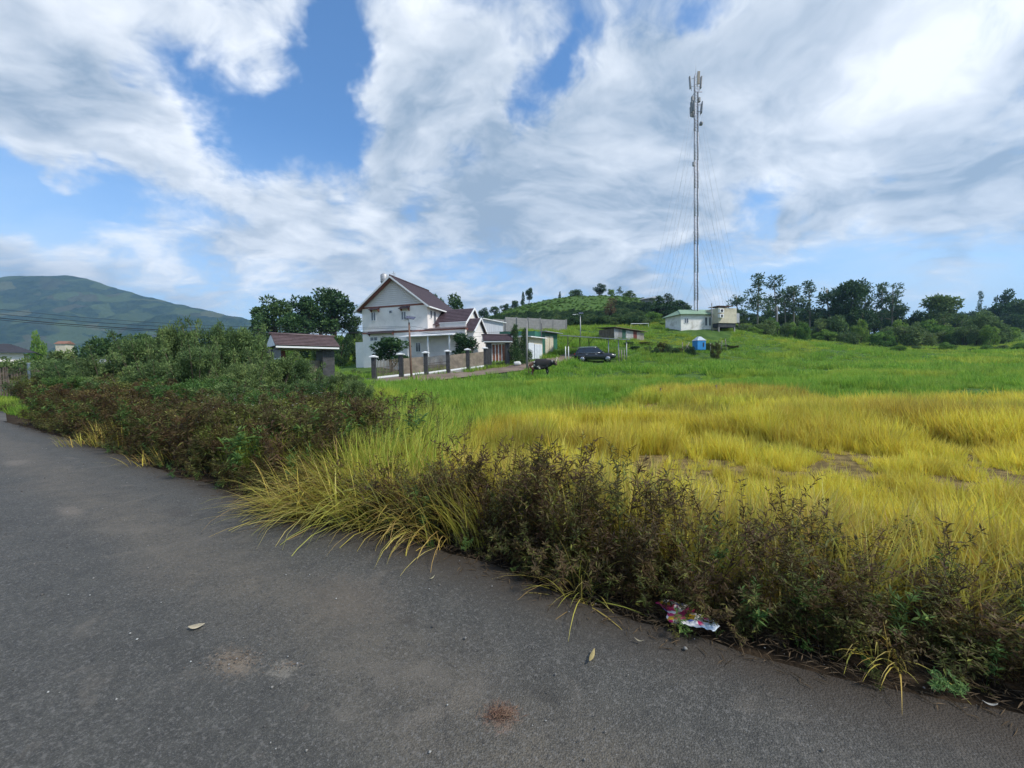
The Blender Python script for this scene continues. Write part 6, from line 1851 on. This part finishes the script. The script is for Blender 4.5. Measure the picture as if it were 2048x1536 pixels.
def build_car():
    p = at(1189, 722, 45)
    r = empty('parked_car', (p.x, p.y, h1(p.x, p.y) + .02), R(-10), 'black sport utility car parked under the carport', 'car')
    paint = plain('black_car_paint', (0.012, 0.014, 0.018), .25, .1, 2, spec=.7)
    glass = plain('dark_car_glass', (0.02, 0.025, 0.03), .08, .1, 1, spec=.9)
    tyre = plain('tyre_rubber', (0.02, 0.02, 0.02), .9); rim = plain('alloy_rim', (0.5, 0.5, 0.52), .3, .05, 2, metal=.8)
    chrome = plain('chrome_trim', (0.6, 0.6, 0.62), .2, .05, 2, metal=.9)
    # body: stations along x (rear = -2.3, front = 2.3): z low, z belt, half width
    st = [(-2.33, .55, .95, .72), (-2.25, .42, 1.05, .84), (-1.9, .34, 1.08, .92), (-1.0, .30, 1.06, .94), (0, .28, 1.03, .945), (.8, .28, 1.02, .945), (1.3, .30, 1.0, .93), (1.8, .34, .96, .91), (2.2, .40, .86, .84), (2.34, .50, .72, .70)]
    V, Fc = [], []
    prof = [(-.92, 0), (-1, .25), (-1, .6), (-.95, .92), (-.82, 1), (.82, 1), (.95, .92), (1, .6), (1, .25), (.92, 0)]
    for (x, zl, zb, hw) in st:
        for (u, w) in prof: V.append((x, u * hw, zl + (zb - zl) * w))
    n = len(prof)
    for i in range(len(st) - 1):
        for k in range(n): Fc.append((i * n + k, i * n + (k + 1) % n, (i + 1) * n + (k + 1) % n, (i + 1) * n + k))
    Fc.append(tuple(range(n))); Fc.append(tuple(range((len(st) - 1) * n, len(st) * n))[::-1])
    MB().faces(V, Fc, 0, True).build('body', paint, r)
    # greenhouse
    gs = [(-2.2, 1.0, .80, 1.02, .80), (-1.85, 1.0, .86, 1.58, .66), (-1.3, 1.0, .88, 1.68, .68), (-.3, 1.0, .89, 1.70, .69), (.35, 1.0, .89, 1.64, .68), (1.15, .98, .88, 1.02, .84)]
    V, Fc = [], []
    for (x, zb, wb, zt, wt) in gs: V += [(x, -wb, zb), (x, -wt, zt - .04), (x, -wt + .1, zt), (x, wt - .1, zt), (x, wt, zt - .04), (x, wb, zb)]
    for i in range(len(gs) - 1):
        for k in range(5): Fc.append((i * 6 + k, (i + 1) * 6 + k, (i + 1) * 6 + k + 1, i * 6 + k + 1))
    MB().faces(V, Fc, 0, True).build('cabin', paint, r)
    for s in (-1, 1):       # side windows, slightly proud
        for (xa, xb, xc, xd) in ((-1.95, -1.25, -1.22, -1.72), (-1.17, -.12, -.14, -1.14), (-.04, .92, .38, -.06)):
            MB().faces([(xa, s * .878, 1.08), (xb, s * .895, 1.08), (xc, s * .735, 1.60), (xd, s * .735, 1.58), (xa, s * .84, 1.08), (xb, s * .85, 1.08), (xc, s * .69, 1.60), (xd, s * .69, 1.58)],
                       [(0, 1, 2, 3), (7, 6, 5, 4), (0, 4, 5, 1), (1, 5, 6, 2), (2, 6, 7, 3), (3, 7, 4, 0)]).build('side_window', glass, r)
        mb = MB(); mb.tube([(-1.95, s * .70, 1.66), (-1.6, s * .69, 1.75), (.0, s * .69, 1.78), (.3, s * .69, 1.70)], .022, 6); mb.build('roof_rail', chrome, r)
        mb = MB(); mb.tube([(-1.98, s * .90, 1.07), (-.1, s * .915, 1.065), (.95, s * .905, 1.06)], .014, 5); mb.build('window_trim', chrome, r)
        MB().box(.78, .95, s * .98 - .10, s * .98 + .10, 1.08, 1.22).build('wing_mirror', paint, r, .03)
        for xh in (-.9, .15): MB().box(xh - .11, xh + .11, s * .95 - .015, s * .95 + .015, .88, .92).build('door_handle', chrome, r)
        MB().box(2.05, 2.33, s * .66 - .13, s * .66 + .13, .70, .82).build('headlight', plain('lamp_glass', (0.6, 0.62, 0.65), .1), r, .03)
        MB().box(-2.36, -2.2, s * .68 - .14, s * .68 + .12, .86, 1.02).build('tail_light', plain('tail_lamp_red', (0.3, 0.02, 0.02), .2), r, .03)
        for xw in (-1.42, 1.45):
            w = MB().tube([(xw, s * .72, .36), (xw, s * .74, .36), (xw, s * .93, .36), (xw, s * .95, .36)], [.30, .36, .36, .30], 20).build('wheel', tyre, r)
            rm = MB(); rm.tube([(xw, s * .951, .36), (xw, s * .965, .36)], [.25, .24], 16)
            rm.build('rim', rim, w)
            hb = MB()
            for k in range(5):
                a = 2 * math.pi * k / 5; bar(hb, (xw + .05 * math.cos(a + .3), s * .972, .36 + .05 * math.sin(a + .3)), (xw + .22 * math.cos(a), s * .972, .36 + .22 * math.sin(a)), .012, .05)
            hb.build('spokes', tyre, w)
    MB().faces([(1.12, -.78, 1.04), (1.12, .78, 1.04), (.42, .64, 1.62), (.42, -.64, 1.62), (1.09, -.78, 1.02), (1.09, .78, 1.02), (.39, .64, 1.60), (.39, -.64, 1.60)], [(0, 1, 2, 3), (7, 6, 5, 4), (0, 4, 5, 1), (1, 5, 6, 2), (2, 6, 7, 3), (3, 7, 4, 0)]).build('windscreen', glass, r)
    MB().faces([(-2.21, -.72, 1.06), (-2.21, .72, 1.06), (-1.89, .60, 1.54), (-1.89, -.60, 1.54), (-2.17, -.72, 1.06), (-2.17, .72, 1.06), (-1.85, .60, 1.54), (-1.85, -.60, 1.54)], [(3, 2, 1, 0), (4, 5, 6, 7), (0, 1, 5, 4), (1, 2, 6, 5), (2, 3, 7, 6), (3, 0, 4, 7)]).build('rear_window', glass, r)
build_car()

def skin_mesh(name, verts, edges, radii, mat, subdiv=2, root=0):
    me = bpy.data.meshes.new(name); me.from_pydata(verts, edges, []); me.update()
    o = bpy.data.objects.new(name, me); COL.objects.link(o)
    o.modifiers.new('skin', 'SKIN'); sd = o.modifiers.new('sub', 'SUBSURF'); sd.levels = subdiv; sd.render_levels = subdiv
    for i, rr in enumerate(radii):
        o.data.skin_vertices[0].data[i].radius = rr if hasattr(rr, '__len__') else (rr, rr)
    o.data.skin_vertices[0].data[root].use_root = True
    dg = bpy.context.evaluated_depsgraph_get(); dg.update()
    m2 = bpy.data.meshes.new_from_object(o.evaluated_get(dg))
    bpy.data.objects.remove(o)
    m2.materials.clear(); m2.materials.append(mat)
    m2.polygons.foreach_set('use_smooth', [True] * len(m2.polygons))
    return m2

def cow_mat():
    m, T = new_mat('black_and_brown_cowhide')
    out = T.n('ShaderNodeOutputMaterial'); b = T.n('ShaderNodeBsdfPrincipled'); T.link(b.outputs[0], out.inputs[0])
    tc = T.n('ShaderNodeTexCoord'); sp = T.n('ShaderNodeSeparateXYZ'); T.link(tc.outputs['Object'], sp.inputs[0])
    n = T.noise(tc.outputs['Object'], 2.2, 3, .5)
    x = T.math('MULTIPLY_ADD', n, .6, sp.outputs[0])
    c = T.mix(T.ramp(x, -.35, -.15), (0.20, 0.07, 0.035), (0.018, 0.015, 0.014))
    n2 = T.noise(T.vmath('ADD', tc.outputs['Object'], (3.7, 1.2, .4)), 2.6, 2, .4)
    c = T.mix(T.ramp(n2, .64, .68), c, (0.62, 0.57, 0.5))
    c = T.mix(T.ramp(x, 1.35, 1.6), c, (0.10, 0.06, 0.04))
    T.link(c, b.inputs['Base Color']); b.inputs['Roughness'].default_value = .75
    return m
def build_cow():
    p = at(1081, 758, 35.5)
    # x forward; one continuous body
    v = [(-.75, 0, 1.02), (-.35, 0, 1.05), (.1, 0, 1.02), (.5, 0, 1.05), (.82, -.05, 1.14), (1.06, -.16, 1.18), (1.24, -.28, 1.14), (1.38, -.44, .92),   # spine .. muzzle 7
         (-.72, .2, .85), (-.62, .22, .62), (-.78, .22, .36), (-.72, .22, .05),     # hind left 8-11
         (-.72, -.2, .85), (-.48, -.22, .62), (-.64, -.22, .36), (-.56, -.22, .05), # hind right 12-15
         (.48, .19, .8), (.50, .2, .42), (.46, .2, .05),                             # fore left 16-18
         (.52, -.19, .8), (.66, -.2, .44), (.60, -.2, .05),                          # fore right 19-21
         (-.93, 0, 1.0), (-.99, 0, .7), (-.97, .02, .42), (-.97, .02, .3),                # tail 22-25
         (1.26, -.10, 1.18), (1.36, .04, 1.16), (1.08, -.40, 1.16), (1.0, -.52, 1.12)]    # ears 26-29
    e = [(0, 1), (1, 2), (2, 3), (3, 4), (4, 5), (5, 6), (6, 7), (0, 8), (8, 9), (9, 10), (10, 11), (0, 12), (12, 13), (13, 14), (14, 15), (3, 16), (16, 17), (17, 18), (3, 19), (19, 20), (20, 21), (0, 22), (22, 23), (23, 24), (24, 25), (6, 26), (26, 27), (6, 28), (28, 29)]
    rd = [(.34, .38), (.38, .44), (.40, .48), (.34, .42), (.25, .30), (.18, .20), (.13, .15), (.09, .09), .16, .11, .06, .055, .16, .11, .06, .055, .12, .07, .055, .12, .07, .055, .045, .025, .03, .05, .035, .05, .035, .05]
    o = bpy.data.objects.new('cow', skin_mesh('cow', v, e, rd, cow_mat(), 2, 2)); link(o)
    o.location = (p.x, p.y, h1(p.x, p.y) + .02); o.rotation_euler = (0, 0, R(-12)); o.scale = (1.12,) * 3
    tag(o, 'black and reddish brown horned cow standing in the green pasture by the lane', 'cow')
    hm = plain('cow_horn', (0.55, 0.48, 0.36), .5, .1)
    for s in (-1, 1):
        bx = Vector((1.20, -.24, 1.26)); d = Vector((.25, .97 if s > 0 else -.97, 0)).normalized()
        pts = [bx + d * .06, bx + d * .26 + Vector((.02, 0, .06)), bx + d * .36 + Vector((.08, 0, .22)), bx + d * .34 + Vector((.14, 0, .34))]
        MB().tube(pts, [.055, .046, .032, .010], 8).build('horn', hm, o)
        MB().tube([Vector((1.31, -.34, 1.10)) + d * .11, Vector((1.32, -.342, 1.10)) + d * .125], [.022, .012], 8).build('eye', DARKM, o)
build_cow()
# ------------------------------------------------------------------ litter on the road, sacks by the lane
def build_small():
    rng = np.random.default_rng(66)
    # crumpled printed plastic wrapper at the road edge
    a = Vector(_gpt(1318, 1212, .03)); c = Vector(_gpt(1432, 1270, .03))
    L_ = (c - a).length; ang = math.atan2(c.y - a.y, c.x - a.x)
    m, T = new_mat('printed_plastic_film')
    out = T.n('ShaderNodeOutputMaterial'); b = T.n('ShaderNodeBsdfPrincipled'); T.link(b.outputs[0], out.inputs[0])
    tc = T.n('ShaderNodeTexCoord'); vo = T.n('ShaderNodeTexVoronoi'); vo.inputs['Scale'].default_value = 26
    T.link(tc.outputs['Object'], vo.inputs['Vector'])
    sc = T.n('ShaderNodeSeparateColor'); T.link(vo.outputs['Color'], sc.inputs[0])
    cr = T.n('ShaderNodeValToRGB'); cr.color_ramp.interpolation = 'CONSTANT'
    el = cr.color_ramp.elements; el[0].color = (0.50, 0.03, 0.14, 1); el[1].position = .85; el[1].color = (0.10, 0.14, 0.38, 1)
    for pos, col in ((.30, (0.70, 0.66, 0.60, 1)), (.5, (0.60, 0.36, 0.04, 1)), (.62, (0.75, 0.72, 0.72, 1))):
        q = el.new(pos); q.color = col
    T.link(sc.outputs[0], cr.inputs[0])
    sp = T.n('ShaderNodeSeparateXYZ'); T.link(tc.outputs['Object'], sp.inputs[0])
    T.link(T.mix(T.ramp(sp.outputs[0], L_ - .09, L_ - .05), cr.outputs[0], (0.62, 0.70, 0.80)), b.inputs['Base Color'])
    b.inputs['Roughness'].default_value = .3
    nx, ny = 30, 9; V = []
    for i in range(nx):
        u = i / (nx - 1)
        w = .085 * (0.45 + .55 * math.sin(math.pi * min(max(u * 1.02, .04), .96))) * (1.5 if .3 < u < .55 else 1)
        for j in range(ny):
            v = j / (ny - 1) - .5
            V.append((u * L_, v * w * 2 + .02 * math.sin(u * 9), .008 + .035 * float(fbm(np.array([u * 11.0]), np.array([v * 7.0]), 3, 4)[0])))
    Fc = [(i * ny + j, (i + 1) * ny + j, (i + 1) * ny + j + 1, i * ny + j + 1) for i in range(nx - 1) for j in range(ny - 1)]
    o = MB().faces(V, Fc, 0, True).build('plastic_wrapper', m); o.location = (a.x, a.y, .035); o.rotation_euler = (0, 0, ang)
    sm = o.modifiers.new('thickness', 'SOLIDIFY'); sm.thickness = .002
    tag(o, 'crumpled pink, white and yellow plastic wrapper lying at the road edge', 'wrapper')
    # dead leaves on the asphalt
    def dead_leaf(px, py, ln, w, rz, col, label, cup=.25):
        g = _gpt(px, py, .03); V = []; n = 8
        for i in range(n + 1):
            u = i / n; ww = w * math.sin(math.pi * min(max(u, .03), .97)) ** .8
            for sd in (-1, 0, 1): V.append(((u - .5) * ln, sd * ww / 2, .006 + abs(sd) * cup * ww * .4 + .012 * (u - .5) ** 2 / .25))
        Fc = [(i * 3 + j, i * 3 + j + 3, i * 3 + j + 4, i * 3 + j + 1) for i in range(n) for j in range(2)]
        o = MB().faces(V, Fc, 0, True).build('fallen_leaf', plain('dry_leaf', col, .8, .2, 30)); o.location = (g.x, g.y, .032); o.rotation_euler = (0, 0, rz)
        s_ = o.modifiers.new('thickness', 'SOLIDIFY'); s_.thickness = .0015
        tag(o, label, 'leaf')
    dead_leaf(393, 1256, .085, .05, .3, (0.42, 0.36, 0.25), 'pale oval dry leaf lying on the left of the asphalt')
    dead_leaf(1184, 1316, .10, .022, 1.1, (0.36, 0.29, 0.13), 'narrow yellow dry leaf on the asphalt below the wrapper', .6)
    dead_leaf(1278, 1284, .05, .01, -.5, (0.30, 0.26, 0.18), 'short pale straw piece left of the wrapper')
    dead_leaf(864, 1158, .05, .010, .9, (0.40, 0.36, 0.22), 'small straw piece on the asphalt under the fallen grass clump')
    dead_leaf(1980, 1412, .05, .012, -.4, (0.34, 0.33, 0.30), 'pale chip lying on the asphalt at the right edge')
    # matted red straw pile
    g = _gpt(1000, 1435, .03)
    n = 240; r4 = np.random.default_rng(4); an = r4.normal(1.2, .8, n)
    V, Q, rn = leaves(np.stack([r4.normal(0, .035, n), r4.normal(0, .022, n), r4.uniform(.002, .014, n)], 1), np.stack([np.cos(an), np.sin(an), r4.normal(0, .1, n)], 1), np.tile([0, 0, 1.0], (n, 1)), r4.uniform(.015, .06, n), .0026, r4.uniform(0, 1, n))
    rs = leafmat('matted_red_straw', [(0.13, 0.075, 0.05), (0.20, 0.12, 0.08), (0.27, 0.19, 0.12)], .2)
    o = bpy.data.objects.new('straw_wad', np_mesh('straw_wad', V, Q, rs, rn)); o.location = (g.x, g.y, .034); link(o); tag(o, 'small flattened wad of reddish straw on the asphalt', 'straw')
    # crushed residue patch
    for k, (px, py, sx, lab) in enumerate(((470, 1320, .17, 'dried brown smear with pale crumbs on the left asphalt'), (570, 1332, .07, 'small pale crumbs right of the dried smear'))):
        g = _gpt(px, py, .03); n = 150 if k == 0 else 60
        P = np.stack([rng.normal(0, sx * .5, n), rng.normal(0, sx * .28, n), np.zeros(n) + .003], 1)
        V, Q, rn = leaves(P, np.stack([rng.normal(size=n), rng.normal(size=n), 0 * P[:, 0] + .05], 1), np.tile([0, 0, 1.0], (n, 1)), rng.uniform(.004, .016, n), rng.uniform(.004, .010, n), rng.uniform(0, 1, n) ** 1.6)
        cm = leafmat('crushed_residue', [(0.10, 0.075, 0.055), (0.15, 0.11, 0.08), (0.18, 0.14, 0.10), (0.30, 0.31, 0.32)], 0, .9, objvar=0)
        o = bpy.data.objects.new('residue', np_mesh('residue', V, Q, cm, rn)); o.location = (g.x, g.y, .033); link(o); tag(o, lab, 'residue', None, 'stuff')
    # loose grit on the asphalt
    n = 2600
    s = rng.uniform(-2.5, 14, n); d = -rng.uniform(.02, 5.2, n)
    x, y = road_pt(s, d)
    sz = rng.lognormal(-5.6, .45, n)
    oct_ = np.array([(1, 0, 0), (0, 1, 0), (-1, 0, 0), (0, -1, 0), (0, 0, .8), (0, 0, -.5)], float)
    tri = np.array([(0, 1, 4), (1, 2, 4), (2, 3, 4), (3, 0, 4), (1, 0, 5), (2, 1, 5), (3, 2, 5), (0, 3, 5)])
    V = (oct_[None] * rng.uniform(.6, 1.4, (n, 6, 1))) * sz[:, None, None]
    an = rng.uniform(0, 6.28, n); ca, sa = np.cos(an)[:, None], np.sin(an)[:, None]
    V = np.stack([V[..., 0] * ca - V[..., 1] * sa, V[..., 0] * sa + V[..., 1] * ca, V[..., 2]], -1) + np.stack([x, y, 0 * x + .031], 1)[:, None]
    gm = leafmat('loose_grit', [(0.06, 0.058, 0.055), (0.14, 0.13, 0.12), (0.24, 0.23, 0.21), (0.42, 0.42, 0.40)], 0, .9, objvar=0)
    o = bpy.data.objects.new('loose_grit', np_mesh('loose_grit', V.reshape(-1, 3), (np.arange(n)[:, None, None] * 6 + tri[None]).reshape(-1, 3), gm, np.repeat(rng.uniform(0, 1, n) ** 1.5, 6))); link(o)
    tag(o, 'loose pale grit scattered over the asphalt', 'grit', None, 'stuff')
    # pale sacks by the lane
    sk = plain('white_sack', (0.6, 0.6, 0.58), .8, .1, 5)
    for px, py, lab in ((1035, 733, 'white stuffed sack left of the cow at the lane edge'), (1076, 727, 'white bundle lying just behind the cow')):
        g = at(px, py, 41)
        V = [(-.4, 0, 0), (.4, 0, 0), (0, 0, .06)]
        o = bpy.data.objects.new('sack', skin_mesh('sack', [(-.38, 0, .18), (-.1, 0, .24), (.2, 0, .22), (.4, .03, .16)], [(0, 1), (1, 2), (2, 3)], [.12, .26, .24, .1], sk, 2, 1)); o.location = (g.x, g.y, h1(g.x, g.y) + .05); link(o); tag(o, lab, 'sack')
build_small()

# ------------------------------------------------------------------ haze
def build_haze():
    m = bpy.data.materials.new('thin_haze'); m.use_nodes = True
    T = NT(m.node_tree)
    out = T.n('ShaderNodeOutputMaterial'); v = T.n('ShaderNodeVolumePrincipled')
    v.inputs['Color'].default_value = (0.42, 0.68, 1.0, 1)
    v.inputs['Density'].default_value = HAZE
    v.inputs['Anisotropy'].default_value = 0.2
    T.link(v.outputs[0], out.inputs['Volume'])
    o = MB().box(-3250, 3250, -850, 3250, -60, 430).build('haze', m)
    o['kind'] = 'stuff'; o['label'] = 'thin blue haze softening the mountain'
    o.visible_shadow = True
HAZE = 0.00024
build_haze()
build_grass()

# ------------------------------------------------------------------ tell look-alikes apart by their order in the photograph
ORD = ['first', 'second', 'third', 'fourth', 'fifth', 'sixth', 'seventh', 'eighth', 'ninth', 'tenth', 'eleventh', 'twelfth', 'thirteenth', 'fourteenth', 'fifteenth', 'sixteenth', 'seventeenth',
       'eighteenth', 'nineteenth', 'twentieth']
def ordinal(i):
    return ORD[i] if i < 20 else ('twenty ' + ORD[i - 20] if i < 29 else ('thirtieth' if i == 29 else 'thirty ' + ORD[i - 30]))
def order_labels():
    groups = {}
    for o in SC.objects:
        if o.parent is None and o.get('group'): groups.setdefault(o['group'], []).append(o)
    for g, os_ in groups.items():
        same = {}
        for o in os_: same.setdefault(o['label'], []).append(o)
        for lab, L in same.items():
            if not 1 < len(L) <= 40: continue
            L.sort(key=lambda o: o.location.x / max(o.location.y, .1))
            n = len(L)
            for i, o in enumerate(L):
                if i == 0: w = 'leftmost'
                elif i == n - 1: w = 'rightmost'
                elif i <= n // 2: w = ordinal(i) + ' from the left'
                else: w = ordinal(n - 1 - i) + ' from the right'
                o['label'] = lab + ', ' + w
order_labels()
